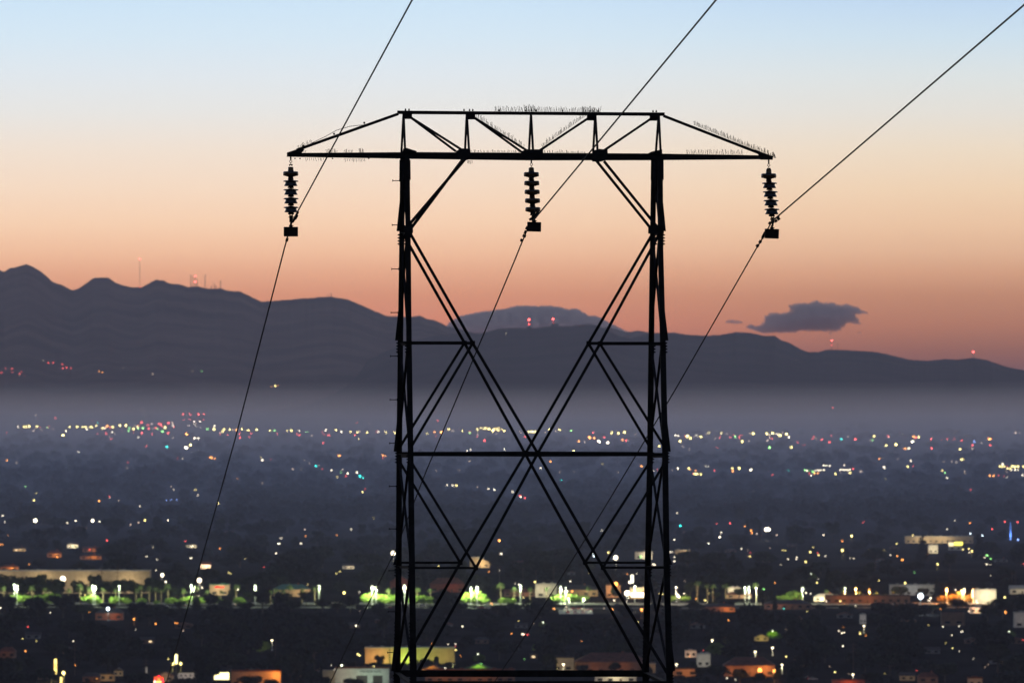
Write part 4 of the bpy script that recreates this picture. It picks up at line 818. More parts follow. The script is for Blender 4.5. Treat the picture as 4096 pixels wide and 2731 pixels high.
def trunk_mesh(h, r, limbs, rg):
    mb = MB(); mb.tube([(0,0,-.5),(.1,0,h*.5),(0,.1,h)], r, 7, r2=r*.5)
    for i in range(limbs):
        a = rg.random()*6.28; l = h*rg.uniform(.5,.9); mb.tube([(0,0,h*.75),(math.cos(a)*l*.4, math.sin(a)*l*.4, h*1.05),(math.cos(a)*l*.7, math.sin(a)*l*.7, h*1.35)], r*.45, 5, r2=r*.15)
    return mk('trunk', mb.V, mb.F, bark)
rg = random.Random(3)
KINDS = {}
for v in range(4):
    lob = [(0,0,7.5,3.6,.85)]+[(math.cos(a)*rg.uniform(2,3.6), math.sin(a)*rg.uniform(2,3.6), rg.uniform(5.5,9), rg.uniform(1.7,2.9), .85) for a in [j*1.05+rg.random() for j in range(6)]]
    V, Fc = crown_blob(lob, 1500, .42, rg); KINDS['round', v] = (mk('crown', V, Fc, leaf), trunk_mesh(5.2, .38, 4, rg), 12.0, 11.0)
for v in range(3):
    lob = [(rg.uniform(-.3,.3), rg.uniform(-.3,.3), 1.6+j*1.25, max(.45, 1.75*(1-j/9.5)**.8+.1), 1) for j in range(9)]
    V, Fc = crown_blob(lob, 1100, .33, rg); KINDS['cone', v] = (mk('crown', V, Fc, leafd), trunk_mesh(2, .25, 0, rg), 13.0, 4.0)
for v in range(2):
    lob = [(0,0,1+j*1.1, .85*(1-(j/11)**3*.7), 1.1) for j in range(11)]
    V, Fc = crown_blob(lob, 900, .26, rg); KINDS['column', v] = (mk('crown', V, Fc, leafd), trunk_mesh(1.2, .16, 0, rg), 13.0, 1.9)
for v in range(3):
    lob = [(0,0,9,2.3,1.5)]+[(math.cos(a)*rg.uniform(1.4,2.6), math.sin(a)*rg.uniform(1.4,2.6), rg.uniform(6,13), rg.uniform(1.2,2.0), 1.2) for a in [j*.9 for j in range(7)]]
    V, Fc = crown_blob(lob, 1400, .4, rg); KINDS['tall', v] = (mk('crown', V, Fc, leaf), trunk_mesh(7, .4, 4, rg), 15.5, 8.0)
def shrub_lobes(): return [(0,0,1.7,1.6,.9)]+[(math.cos(a)*1.5, math.sin(a)*1.5, rg.uniform(1.2,2), rg.uniform(.9,1.3), .9) for a in [j*1.05+rg.random()*.5 for j in range(6)]]
for v in range(3):
    V, Fc = crown_blob(shrub_lobes(), 1300, .2, rg); KINDS['shrub', v] = (mk('foliage', V, Fc, leafg), trunk_mesh(.9, .16, 3, rg), 3.4, 5.4)
    V, Fc = crown_blob(shrub_lobes(), 1300, .2, rg); KINDS['orange_lit', v] = (mk('foliage', V, Fc, leafo), trunk_mesh(.9, .16, 3, rg), 3.4, 5.4)
for v in range(3):
    V = []; Fc = []
    for i in range(34):
        a = rg.random()*6.28; el = rg.uniform(-.5, 1.25); L_ = rg.uniform(1.5, 2.1); p0 = Vector((0,0,8)); dirv = Vector((math.cos(a)*math.cos(el), math.sin(a)*math.cos(el), math.sin(el))); side = Vector((-math.sin(a), math.cos(a), 0))
        pr_ = []
        for q in range(5):
            t_ = q/4; c_ = p0+dirv*L_*t_+Vector((0,0,-.75*t_*t_*L_*.6)); w_ = .30*math.sin(math.pi*(.15+.8*t_))+.03; pr_.append((c_-side*w_+Vector((0,0,-.1)), c_+Vector((0,0,.08)), c_+side*w_+Vector((0,0,-.1))))
        for q in range(4):
            n = len(V); V += [*pr_[q], *pr_[q+1]]; Fc += [(n, n+1, n+4, n+3), (n+1, n+2, n+5, n+4)]
    mb = MB(); mb.tube([(0,0,-.4),(.15,0,3),(.05,0,6),(0,0,8)], .3, 8, r2=.2); KINDS['palm', v] = (mk('fronds', V, Fc, leafp), mk('trunk', mb.V, mb.F, mat('palm_trunk', (.2,.15,.1), .9, scale=2)), 9.8, 4.0)
NAMES = {'round': ('broadleaf_tree', 'tree', 'dark round crowned tree', 'trees of the town'), 'cone': ('conifer_tree', 'tree', 'dark pointed conifer', 'trees of the town'), 'column': ('cypress_tree', 'cypress', 'slim black cypress', 'row of slim cypresses'),
         'tall': ('tall_tree', 'tree', 'tall ragged tree', 'trees of the town'), 'shrub': ('round_shrub', 'shrub', 'lamp lit green shrub', 'lit shrubs along the palm street'), 'orange_lit': ('dry_shrub', 'shrub', 'orange lit shrub', 'orange lit shrubs'), 'palm': ('palm_tree', 'palm', 'fan palm', 'palms along the lit street')}
TREES = []
def plant(kind, px, pbase, hpx=None, sx=1, word=None, scale=None, var=None):
    d = (-VALLEY)*F/(pbase-HY); v = random.randrange({'round':4,'cone':3,'column':2,'tall':3,'shrub':3,'orange_lit':3,'palm':3}[kind])
    cm, tm, h0, w0 = KINDS[kind, v]
    s = scale or (hpx/F*d)/h0
    nm = NAMES[kind]; t = empty(nm[0], P(px, pbase, d), random.random()*6.28); t.scale = (s*sx, s*sx, s)
    addobj(cm.name.split('.')[0], cm, t); addobj('trunk', tm, t)
    tag(t, None, nm[1], nm[3]); reg(t, word or nm[2], px, pbase-(hpx or 60)*.5); TREES.append((px, pbase, s*h0/d*F, s*w0*sx/d*F)); return t
for x, yt, yb_ in ((15,2342,2412),(129,2340,2412),(184,2346,2410),(275,2350,2412),(321,2334,2416),(360,2344,2410),(412,2348,2414),(464,2350,2410),(546,2350,2420),(566,2336,2416),(597,2340,2424),(622,2345,2420),(645,2352,2420),(672,2330,2415),(735,2354,2414),(786,2340,2405),(830,2356,2410),(884,2358,2412),(945,2332,2420),(1083,2358,2404),(1106,2348,2404),(1133,2354,2412),(1157,2335,2398),(1209,2350,2412),(1259,2344,2392),(1555,2350,2395),(1669,2345,2412),(1722,2350,2412),(2002,2325,2416),(2056,2344,2398),(2121,2346,2394),(2187,2345,2392),(2354,2342,2390),(2903,2330,2392),(2852,2330,2385),(2830,2330,2385),(2790,2320,2385),(3306,2356,2404),(3375,2352,2404),(3437,2362,2412),(3506,2364,2406),(3572,2360,2406),(3831,2362,2404),(3889,2362,2404),(3956,2368,2412),(3024,2325,2390)):
    plant('palm', x, SB(x)-1.5 if x not in (3831,3889) else SB(x), (SB(x)-yt)*1.04)
for x, yc, r in ((68,2395,22),(100,2396,20),(160,2398,22),(204,2388,20),(362,2400,26),(385,2404,18),(468,2402,22),(508,2404,16),(566,2406,17),(626,2408,9),(685,2404,18),(730,2404,16),(752,2400,17),(765,2396,18),(798,2400,14),(819,2402,14),(859,2402,22),(884,2408,14),(958,2398,14),(1120,2396,14),(1485,2388,22),(1508,2394,24),(1556,2402,30),(1530,2404,24),(1662,2398,20),(1696,2396,20),(1730,2398,16),(1775,2400,16),(1898,2386,32),(1925,2396,22),(2015,2402,16),(2045,2404,14),(2281,2396,26),(2332,2402,24),(2236,2385,12),(3130,2390,13),(2700,2392,16),(2742,2398,20)):
    plant('shrub', x, SB(x)-1, SB(x)-yc+r, 1.15)
for x, yc, r in ((3400,2402,18),(3428,2404,18),(3770,2396,16),(3794,2392,18),(3815,2388,16),(3882,2396,24),(3870,2408,18)): plant('orange_lit', x, SB(x)-1, SB(x)-yc+r, 1.15)
for x, yc, r, w_ in ((3060,2378,36,'olive rounded tree under green lamp'),(3178,2382,24,'silvery bushy tree right of green lamp'),(1225,2390,34,'tall olive lit bush below bright palm'),(3095,2538,20,'vivid green lit tree beside yellow house'),(2172,2496,12,'yellow green lit treetop in dark foreground'),(4040,2535,18,'vivid yellow green lit bush at right edge'),(2170,2586,30,'yellowish lit tree by slim lit pole'),(2862,2590,28,'yellow lit bushy tree by lit pole'),(1046,2582,26,'yellow lit tree in the dark lower left'),(3247,2302,14,'yellow lit treetop right of tower'),(1915,2628,18,'olive lit tree above green gable'),(90,2716,34,'green lit tree at bottom left'),(2124,2210,46,'yellow lit tall tree between the tower legs')):
    plant('shrub' if r < 32 else 'round', x, yc+r, r*2, 1.0, word=w_)
for x, y, col, w_ in ((3090,2520,(.7,1,.1),1500),(2172,2486,(.8,1,.1),700),(4036,2522,(.8,1,.1),1200),(2172,2575,(1,.9,.3),700),(2866,2574,(1,.9,.25),800),(1046,2570,(1,.85,.35),800),(3244,2292,(1,.85,.1),1200),(1912,2612,(.9,.9,.2),600),(95,2700,(.6,1,.5),700),(2140,2196,(1,.9,.3),9000),(3075,2362,(.8,1,.4),2500),(1070,2180,(.9,1,.6),5000)):
    d = (-VALLEY-5)*F/(y-HY)-6; t = tag(empty('street_lamp', P(x, y, d)-Vector((0,0,6))), None, 'street lamp', 'street lamps of the valley')
    mb = MB(); mb.tube([(0,0,-1),(0,0,5.6)], .1, 6); mb.build('pole', M['mast'], t); mb = MB(); ball(mb, .25, (0,0,5.75)); mb.build('lamp_head', hmL[GREEN], t); point(t, (0,.9,5.6), col, w_, .15); reg(t, 'slim lamp inside a lit tree', x, y)
for x, yt, yb_ in ((2978,2398,2492),(2998,2394,2494),(3015,2405,2490),(3036,2408,2492),(3051,2388,2496),(2960,2420,2490)): plant('column', x, yb_, yb_-yt, 1)
# big named dark trees of the foreground
for kd, x, yt, yb_, sx in (('round',252,2366,2470,1.5),('round',36,2372,2440,1.1),('round',110,2420,2500,2.2),('round',330,2405,2480,1.3),('round',600,2418,2500,2.6),('round',900,2390,2450,1.2),('tall',1050,2352,2450,1.5),('round',1165,2388,2460,1.4),('round',1290,2385,2450,1.3),('round',1400,2372,2450,1.5),('round',1520,2420,2480,1.2),('round',2160,2388,2470,2.0),('cone',785,2352,2440,1.6),('round',3830,2384,2450,1.5),('round',3770,2404,2450,1.2),('round',4010,2380,2470,1.4),('tall',4085,2360,2470,1.3),('round',3950,2415,2480,1.6),('round',1190,2600,2720,1.6),('round',1160,2625,2740,1.3),('cone',3182,2615,2760,2.2),('round',2870,2648,2735,1.2),('round',2720,2690,2745,1.2),('tall',2205,2590,2690,1.0),('tall',2190,2610,2690,.9),('round',2200,2640,2740,1.0) ,
      ('tall',-10,2268,2404,1.5),('tall',60,2276,2402,1.3),('round',120,2290,2400,1.2),('tall',165,2280,2404,1.2),('round',215,2300,2402,1.1),('round',3600,2334,2400,1.2),('round',3690,2344,2402,1.2),('tall',2460,2320,2408,.8),('round',30,2318,2400,1.2),('round',90,2326,2402,1.3),('tall',318,2300,2404,1.4),('round',395,2310,2400,1.2),('round',445,2312,2402,1.0),('round',497,2306,2402,1.1),('round',540,2318,2402,1.0),('tall',600,2296,2400,1.0),('tall',380,2282,2398,1.1),('tall',636,2308,2402,1.3),('round',150,2322,2402,1.1),('round',230,2330,2404,1.2),('round',700,2340,2410,1.5),('round',930,2352,2408,1.1),('round',1000,2360,2410,1.3),('round',2960,2345,2398,1.2),('tall',2760,2318,2396,1.5),('round',2860,2360,2400,1.6),('cone',3100,2360,2440,1.0),
      ('round',1000,2690,2765,1.5),('round',1085,2705,2770,1.0),('round',870,2712,2765,1.2),('round',1250,2668,2750,1.3),('tall',1300,2690,2770,1.4),('round',1420,2704,2770,1.8),('round',1600,2640,2700,1.3),('tall',1745,2618,2690,.9),('round',1800,2640,2690,1.2),('tall',1518,2610,2680,1.4),('round',1500,2640,2690,1.3),('round',2460,2640,2700,1.1),('round',2330,2650,2710,1.1),('tall',2590,2640,2720,1.1),('round',2960,2665,2740,1.2),('round',3040,2680,2745,1.0),('tall',3110,2650,2740,.8),('round',2800,2660,2720,1.0),('round',2770,2640,2700,.9),('round',20,2396,2450,1.8),('round',165,2398,2452,1.6),('round',430,2404,2448,1.9),('round',560,2408,2452,1.5),('round',640,2412,2456,2.0),('round',720,2398,2446,1.2),('round',870,2410,2456,2.2),('round',985,2400,2450,1.5),('round',1350,2404,2450,2.0),('round',1440,2412,2456,1.5),('round',1600,2408,2456,1.7),('round',1760,2412,2460,2.2),('round',1850,2406,2452,1.2),('round',1990,2412,2456,1.9),('round',2060,2404,2456,1.6),('round',2480,2408,2456,1.6),('round',2620,2404,2456,1.8),('round',2780,2402,2452,2.0),('round',2700,2412,2456,1.4),('round',3520,2406,2452,1.9),('round',3640,2404,2450,1.5),('round',3730,2410,2456,1.8),('round',3280,2410,2454,1.4),('round',3390,2412,2456,1.8),('round',40,2650,2730,1.6),('round',180,2660,2750,1.3),('round',540,2680,2760,2.0),('round',700,2706,2765,1.4),('tall',850,2640,2740,1.6),('round',3560,2600,2700,1.8),('cone',3620,2560,2700,2.0),('tall',3990,2560,2700,1.8),('round',3780,2640,2730,1.7),('round',3480,2680,2750,1.4),('round',4060,2620,2720,1.5),('round',3300,2560,2650,1.5),('tall',3240,2450,2560,1.3),
      ('cone',3165,2450,2560,1.8),('tall',640,2130,2240,1.4),('tall',520,2155,2250,1.5),('round',440,2165,2260,1.6),('cone',840,2170,2250,.6),('round',960,2172,2270,1.5),('round',1040,2195,2280,1.5),('round',1140,2205,2280,1.4),('round',1200,2180,2270,1.4),('round',1290,2170,2270,1.4),('tall',1050,2130,2215,1.4),('tall',1180,2140,2215,1.2),('tall',1270,2112,2200,1.5),('cone',3690,2130,2250,1.6),('cone',3916,2128,2240,1.7),('tall',3970,2148,2240,1.5),('tall',4070,2155,2240,1.4),('cone',3390,2180,2240,1),('round',3500,2180,2270,1.5),('round',2750,2190,2290,1.3),('round',2860,2195,2290,1.3),('round',3060,2195,2280,1.4),('tall',3030,2190,2260,1.2),('cone',2990,2068,2150,1.2),('cone',3040,2095,2160,1),('cone',3150,2095,2160,1),('tall',3330,2080,2170,1.3),
      ('round',2150,2190,2290,1.9),('round',2250,2180,2280,1.6),('tall',2060,2155,2250,1.4),('round',1990,2200,2290,1.6),('tall',340,2052,2130,1.2),('round',230,2060,2130,1.6),('round',110,2045,2125,1.2),('round',60,2062,2130,1.5),('round',450,2062,2140,1.7),('tall',630,2058,2140,1.4),('round',760,2072,2140,1.6),('tall',1500,2130,2210,1.5),('round',1460,2200,2290,1.6)):
    plant(kd, x, yb_, yb_-yt, sx)
def blocked(px, py, w_, h_, d):
    x0, x1, y0, y1 = px-w_*.55, px+w_*.55, py-h_, py
    for (a, b, c, e, dd) in KEEP:
        if dd > d-30 and x0 < c and x1 > a and y0 < e and y1 > b: return True
    return False
rg2 = random.Random(21); cnt = 0; tries = 0
n_ind = sum(1 for _ in TREES)
while cnt < 150 and tries < 20000:
    tries += 1
    py = 2060+ (2760-2060)*rg2.random()**.8; px = rg2.uniform(-60, 4150); d = (-VALLEY)*F/(py-HY)
    if 2395 < py < 2440: continue
    kd = rg2.choice(['round','round','round','tall','cone']); hm_ = {'round': rg2.uniform(9, 15), 'tall': rg2.uniform(12, 19), 'cone': rg2.uniform(10, 18)}[kd]; hp = hm_/d*F; sx = rg2.uniform(1, 1.6)
    wp = hp*{'round': .92, 'tall': .52, 'cone': .31}[kd]*sx
    if blocked(px, py, wp, hp, d): continue
    if any(abs(px-a) < (wp+w_)*.3 and abs(py-b) < 16 for a, b, _, w_ in TREES): continue
    plant(kd, px, py, hp, sx); cnt += 1
# the rest of the greenery: one mass each
def mass(name, label, n, ylo, yhi, pw, m, leafy, hmin, hmax, seed):
    r3 = random.Random(seed); V = []; Fc = []; k = 0; tr = 0
    temp = []
    for v in range(5):
        tv = []; tf = []
        lob = [(0,0,.62,.34,1)]+[(math.cos(a)*.26, math.sin(a)*.26, r3.uniform(.4,.75), r3.uniform(.16,.26), 1) for a in [j*1.3 for j in range(5)]]
        for (x, y, z, r, zs) in lob:
            for i in range(int(leafy*r/.34)):
                u = Vector((r3.gauss(0,1), r3.gauss(0,1), r3.gauss(0,1))).normalized(); q = r*r3.uniform(.5,1.05); leafquad(tv, tf, Vector((x,y,z))+u*q, .075*r3.uniform(.7,1.5)*(60/leafy)**.5, r3)
        tf.append(tuple(len(tv)+i for i in range(3))); tv += [Vector((-.03,0,-.05)), Vector((.03,0,-.05)), Vector((0,0,.5))]
        temp.append((tv, tf))
    while k < n and tr < n*12:
        tr += 1
        py = ylo+(yhi-ylo)*r3.random()**pw; px = r3.uniform(-250, 4350); d = (-VALLEY)*F/(py-HY)
        h = r3.uniform(hmin, hmax); hp = h/d*F; w_ = h*r3.uniform(.9, 1.7); wp = w_/d*F
        if 2392 < py < 2432 and r3.random() < .95: continue
        if blocked(px, py, wp, hp, d): continue
        tv, tf = r3.choice(temp); c = P(px, py, d); n0 = len(V); ca = math.cos(k); sa = math.sin(k)
        V += [(c.x+(v.x*ca-v.y*sa)*w_, c.y+(v.x*sa+v.y*ca)*w_, c.z+v.z*h) for v in tv]; Fc += [tuple(i+n0 for i in f) for f in tf]; k += 1
    tag(meshobj(name, V, Fc, m), label, 'woodland', kind='stuff')
mass('foreground_greenery', 'dark garden trees and hedges filling the near town', 1150, 2040, 2790, 1.0, leafd, 90, 7, 15, 7)
mass('distant_trees', 'hazy sea of trees covering the middle and far valley', 3600, 1712, 2090, .62, leafd, 16, 7, 16, 8)

# ------------------------------------------------------------------ roads
def strip(name, pts, wid, m, label=None):
    V = []; Fc = []
    for i, (px, py) in enumerate(pts):
        d = (-VALLEY)*F/(py-HY); c = P(px, py, d); V += [(c.x, c.y-wid/2, VALLEY+.06), (c.x, c.y+wid/2, VALLEY+.06)]
    for i in range(len(pts)-1): Fc.append((2*i, 2*i+2, 2*i+3, 2*i+1))
    tag(meshobj(name, V, Fc, m), kind='structure')
strip('road', [(-300,2426),(800,2428),(1600,2428),(2400,2432),(3200,2430),(4400,2426)], 26, M['asphalt'])
strip('pavement', [(-300,2412),(1600,2412),(2800,2416),(4400,2412)], 60, mat('concrete_pavement', (.16,.15,.14), .9, scale=.2))
strip('parking_lot', [(2235,2446),(2370,2446)], 120, mat('pale_parking', (.35,.35,.33), .9, scale=.2))
for (px, py) in ((2262,2442),(2300,2442),(2345,2442)):
    d = (-VALLEY-9)*F/(py-80-HY)
d = (-VALLEY)*F/(2440-HY)
for px in (2275, 2335):
    t = tag(empty('lamp_standard', P(px, 2440, d)), None, 'street lamp', 'lit lamp standards along the palm street'); mb = MB(); mb.tube([(0,0,-.3),(0,0,7)], .12, 6); mb.build('pole', M['palepole'], t)
    mb = MB(); mb.box(-.5,.5,-.3,.3,7.003,7.25); mb.build('lamp_head', hmL[GREEN], t); point(t, (0,-.6,6.6), GREEN, 3500); reg(t, 'parking lot lamp standard', px, 2400)

M['polewood'] = mat('creosoted_pole_wood', (.09,.06,.05), .9, scale=3)
for px, yt, yb_, w_ in ((299,2562,2700,'thin wooden utility pole above orange lamp'),(1101,2556,2700,'thin wooden utility pole behind orange restaurant'),(1258,2600,2700,'faint utility pole left of the repair shop'),(584,2632,2724,'utility pole with small box'),(3341,2283,2352,'utility pole with four crossarms'),(3798,2280,2350,'slender utility pole'),(4048,2282,2352,'utility pole, first of a close pair'),(4062,2284,2354,'utility pole, second of a close pair'),(470,2262,2400,'utility pole before long beige store'),(407,2264,2400,'utility pole before long beige store'),(2092,2268,2360,'double armed utility pole'),(2215,2262,2370,'utility pole'),(1998,2260,2360,'utility pole'),(3413,2570,2715,'tall thin utility pole with crossarms'),(2330,2270,2370,'utility pole')):
    d = (-VALLEY)*F/(yb_-HY); h_ = (yb_-yt)/F*d; t = tag(empty('utility_pole', P(px, yb_, d)), None, 'utility pole', 'utility poles of the town')
    mb = MB(); mb.tube([(0,0,-.4),(0,0,h_)], .22, 7, r2=.14); mb.build('pole', M['polewood'], t)
    for q in range(2 if h_ < 10 else 3):
        mb = MB(); mb.box(-1.4,1.4,-.36,-.18,h_-1-q*1.6,h_-.8-q*1.6); cx = mb.build('crossarm', M['polewood'], t)
        for xx in (-1.2,-.5,.5,1.2): mb = MB(); mb.lathe([(.06,.25),(.1,.18),(.05,.1),(.09,.05),(.05,0)], (xx,-.27,h_-.797-q*1.6), 8); mb.build('insulator', M['porcelain'], cx)
    reg(t, w_, px, yt+30)
def span(pts, label):
    mb = MB(); q = []
    for (a, b) in zip(pts, pts[1:]):
        A = P(a[0], a[1], (-VALLEY)*F/(a[2]-HY)); Bq = P(b[0], b[1], (-VALLEY)*F/(b[2]-HY))
        for i in range(9): f = i/8; c_ = A.lerp(Bq, f); c_.z -= 2.2*4*f*(1-f)*(A-Bq).length/110; q.append(c_)
    mb.tube(q, .045, 5); tag(mb.build('utility_wire', M['castiron']), label, 'wire')
span([(-60,2612,2702),(299,2606,2700),(680,2630,2704)], 'thin drooping utility wire crossing the dark lower left')
span([(3400,2318,2352),(3798,2308,2350),(4140,2300,2352)], 'thin utility wire above the bright buildings at the right')
# ------------------------------------------------------------------ masts on the mountain tops
def beacon(px, ptop, label, lights=(), w_=.6, thick=1, hut=0):
    d = None
    for k in ('B', 'C', 'A'):
        pts, yc, yf, yb = RIDGES[k]; x = (px-HX)/F*yc
        if k == 'B' and 1850 < px < 2500 or k == 'C' and px > 2600 or k == 'A' and px < 1800: d = yc; zb_ = crest(k, x)-2; break
    x = (px-HX)/F*d; zt = -(ptop-HY)/F*d; h = zt-zb_
    t = tag(empty('radio_mast', (x, d, zb_)), label, 'radio mast', 'radio masts on the mountain ridge')
    mb = MB()
    for a in range(3):
        cx, cy = math.cos(a*2.1)*thick, math.sin(a*2.1)*thick; mb.tube([(cx*1.3, cy*1.3, -3), (cx*.5, cy*.5, h)], .28*thick, 4)
    for j in range(7): z = h*j/7; q = 1.3-.8*j/7; mb.tube([(math.cos(0)*thick*q,0,z),(math.cos(2.1)*thick*q,math.sin(2.1)*thick*q,z+h/7)], .2*thick, 3)
    mb.build('mast_frame', M['steel'], t)
    for (py, c, r) in lights: mb = MB(); ball(mb, r/F*d, (0,-1.5*thick,-(py-HY)/F*d-zb_)); mb.build('beacon_light', hm(c, 1 if r > 2 else 0), t)
    if hut: mb = MB(); mb.box(-hut, hut, -hut, hut, -3, hut*1.3); mb.build('equipment_hut', WM['grey'], t)
beacon(559, 1036, 'very tall thin mast with red top light on the left mountain', ((1036,'r',2.6),(1148,'r',1.8)), thick=.8)
for x, yt, lb, li in ((763,1098,'leftmost mast of the antenna cluster on the left mountain',()),(773,1102,'second mast of the antenna cluster on the left mountain',()),(781,1100,'mast with two red lights in the antenna cluster',((1104,'r',2.6),(1127,'r',3.2))),(788,1118,'short mast right of the red lit mast in the cluster',()),(820,1098,'tall lone mast right of the antenna cluster',()),(845,1141,'tiny mast, first of the small group right of cluster',()),(857,1132,'tiny mast, second of the small group right of cluster',()),(863,1140,'tiny mast, third of the small group right of cluster',()),(882,1122,'last slim mast at the right end of the left cluster',()),(1324,1170,'tiny mast on the low hump left of the tower',()),(1310,1178,'shorter tiny mast on the low hump left of tower',())):
    beacon(x, yt, lb, li, thick=1.3)
beacon(2116, 1277, 'left red topped mast on the middle ridge between the tower legs', ((1279,'r',4.0),(1296,'r',2.2)), thick=1.6, hut=5)
beacon(2212, 1274, 'right red topped mast on the middle ridge between the tower legs', ((1276,'r',3.6),(1290,'r',1.3)), thick=1.6, hut=5)
beacon(2223, 1296, 'squat mast with pale light beside the right middle mast', ((1302,'w',2.7),), thick=2.5, hut=7)
beacon(3327, 1360, 'red topped mast on the right ridge below the ragged cloud', ((1362,'r',2.8),(1380,'r',1.8)), thick=1)
beacon(3351, 1372, 'unlit thin mast right of the red topped mast, right ridge', (), thick=.8)
beacon(3893, 1405, 'red topped mast near the right edge of the mountains', ((1407,'r',3.2),), thick=1)
d = 27800; 
for d in range(26500, 28300, 50):
    if terrain((2025-HX)/F*d, d) >= -(1338-HY)/F*d: break
c = P(2025, 1336, d-5); t = addobj('street_lamp', lamp_mesh('w', 1, 'lamp'), None, c, 2.7/F*d); tag(t, 'single pale lamp high on the middle ridge between the tower legs', 'street lamp')
# smoke plume rising in the far valley
label_all()

HAZE_K = 1.35e-5
ANISO = .6
GLOW = .42
HAZE_C = (.76,.80,1.0)
MIST_K = 5.5e-5
MIST_C = (.78,.82,1.0)
JH = (.15,.15,.19)
SUN_ROT = 0
SKY_UP = (.16,.19,.32)
SKY_L = [(0,(205,228,246)),(150,(214,231,243)),(300,(224,231,236)),(450,(231,229,225)),(600,(240,224,208)),(760,(245,217,192)),(900,(245,206,174)),(1000,(239,190,156)),(1090,(226,168,136)),(1180,(212,147,119)),(1300,(204,132,110)),(1400,(180,115,105)),(1500,(140,100,105))]
SKY_R = [(0,(192,216,240)),(150,(206,224,236)),(300,(220,226,226)),(450,(228,223,214)),(600,(236,218,195)),(760,(238,208,176)),(900,(233,194,160)),(1000,(223,179,146)),(1090,(209,158,127)),(1180,(189,136,110)),(1300,(172,119,100)),(1400,(145,102,94)),(1500,(115,88,95))]
# ------------------------------------------------------------------ clouds
def vol_mat(name, col, dens, aniso=0.0):
    m = bpy.data.materials.new(name); m.use_nodes = True; nt = m.node_tree; nt.nodes.clear()
    v = nt.nodes.new('ShaderNodeVolumePrincipled'); o = nt.nodes.new('ShaderNodeOutputMaterial')
    v.inputs['Color'].default_value = (*col, 1); v.inputs['Density'].default_value = dens; v.inputs['Anisotropy'].default_value = aniso
    nt.links.new(v.outputs[0], o.inputs['Volume']); m.volume_intersection_method = 'FAST' if hasattr(m, 'volume_intersection_method') else None
    return m
def vmat(name, col, dens, aniso=0.0):
    m = bpy.data.materials.new(name); m.use_nodes = True; nt = m.node_tree; nt.nodes.clear()
    v = nt.nodes.new('ShaderNodeVolumePrincipled'); o = nt.nodes.new('ShaderNodeOutputMaterial')
    v.inputs['Color'].default_value = (*col, 1); v.inputs['Density'].default_value = dens; v.inputs['Anisotropy'].default_value = aniso
    nt.links.new(v.outputs[0], o.inputs['Volume']); return m
M['cloud'] = vmat('dusk_cloud', (1,.82,.74), .016, .3)
def seg_dist(p, a, b):
    ax, ay = a; bx, by = b; dx, dy = bx-ax, by-ay; l = dx*dx+dy*dy
    t = max(0, min(1, ((p[0]-ax)*dx+(p[1]-ay)*dy)/l)) if l else 0
    return math.hypot(p[0]-ax-t*dx, p[1]-ay-t*dy)
def inside(p, poly):
    c = False; j = len(poly)-1
    for i in range(len(poly)):
        xi, yi = poly[i]; xj, yj = poly[j]
        if (yi > p[1]) != (yj > p[1]) and p[0] < (xj-xi)*(p[1]-yi)/(yj-yi)+xi: c = not c
        j = i
    return c
def cloud(poly, D, step, label, thick, nz_=4):
    x0 = min(p[0] for p in poly)-8; x1 = max(p[0] for p in poly)+8; y0 = min(p[1] for p in poly)-8; y1 = max(p[1] for p in poly)+8
    nx = int((x1-x0)/step); ny = int((y1-y0)/step); T = {}
    for i in range(nx+1):
        for j in range(ny+1):
            p = (x0+i*step, y0+j*step)
            q = (p[0]+nz_*noise.noise(Vector((p[0]*.07, p[1]*.09, 5)))+nz_*.6*noise.noise(Vector((p[0]*.2, p[1]*.25, 8))), p[1]+nz_*.7*noise.noise(Vector((p[0]*.08, p[1]*.1, 15))))
            d = min(seg_dist(q, poly[k], poly[(k+1)%len(poly)]) for k in range(len(poly)))
            T[i, j] = d if inside(q, poly) else -d
    V = []; Fc = []; idx = {}
    kpx = D/F
    for i in range(nx+1):
        for j in range(ny+1):
            if any(T.get((i+a, j+b), -1) > 0 for a in (-1,0,1) for b in (-1,0,1)):
                t = max(0, T[i, j])**.55*kpx*thick*2.2 + (.01 if T[i, j] <= 0 else 0)
                t *= 1+.35*noise.noise(Vector((i*.2, j*.3, 2)))
                c = P(x0+i*step, y0+j*step, D)
                idx[i, j] = len(V); V += [c-Vector((0, t, 0)), c+Vector((0, t, 0))]
    for (i, j), a in idx.items():
        if all((i+u, j+v) in idx for u, v in ((1,0),(1,1),(0,1))) and max(T[i,j], T[i+1,j], T[i+1,j+1], T[i,j+1]) > 0:
            b, c, d = idx[i+1, j], idx[i+1, j+1], idx[i, j+1]
            Fc += [(a, d, c, b), (a+1, b+1, c+1, d+1)]
            for (p, q, nb) in ((a, b, (i, j-1)), (b, c, (i+1, j)), (c, d, (i, j+1)), (d, a, (i-1, j))):
                k = nb
                ok = all((k[0]+u, k[1]+v) in idx for u, v in ((0,0),(1,0),(1,1),(0,1))) and max(T[k], T[k[0]+1,k[1]], T[k[0]+1,k[1]+1], T[k[0],k[1]+1]) > 0
                if not ok: Fc.append((p, q, q+1, p+1))
    tag(meshobj('cloud', V, Fc, M['cloud'], smooth=True), label, 'cloud')
cl1 = [(1795,1290),(1840,1265),(1904,1250),(1972,1242),(2019,1235),(2066,1224),(2142,1224),(2180,1225),(2202,1221),(2248,1230),(2275,1238),(2304,1233),(2318,1240),(2329,1248),(2345,1255),(2351,1263),(2380,1264),(2406,1271),(2431,1288),(2465,1303),(2500,1322),(2560,1345),(2560,1400),(1800,1400),(1780,1320)]
cloud(cl1, 46000, 4, 'long low lens shaped cloud lying behind the middle mountain ridge', 30, 4)
s6 = lambda L_: [(2700+x/1.685, 1100+y/1.685) for x, y in L_]
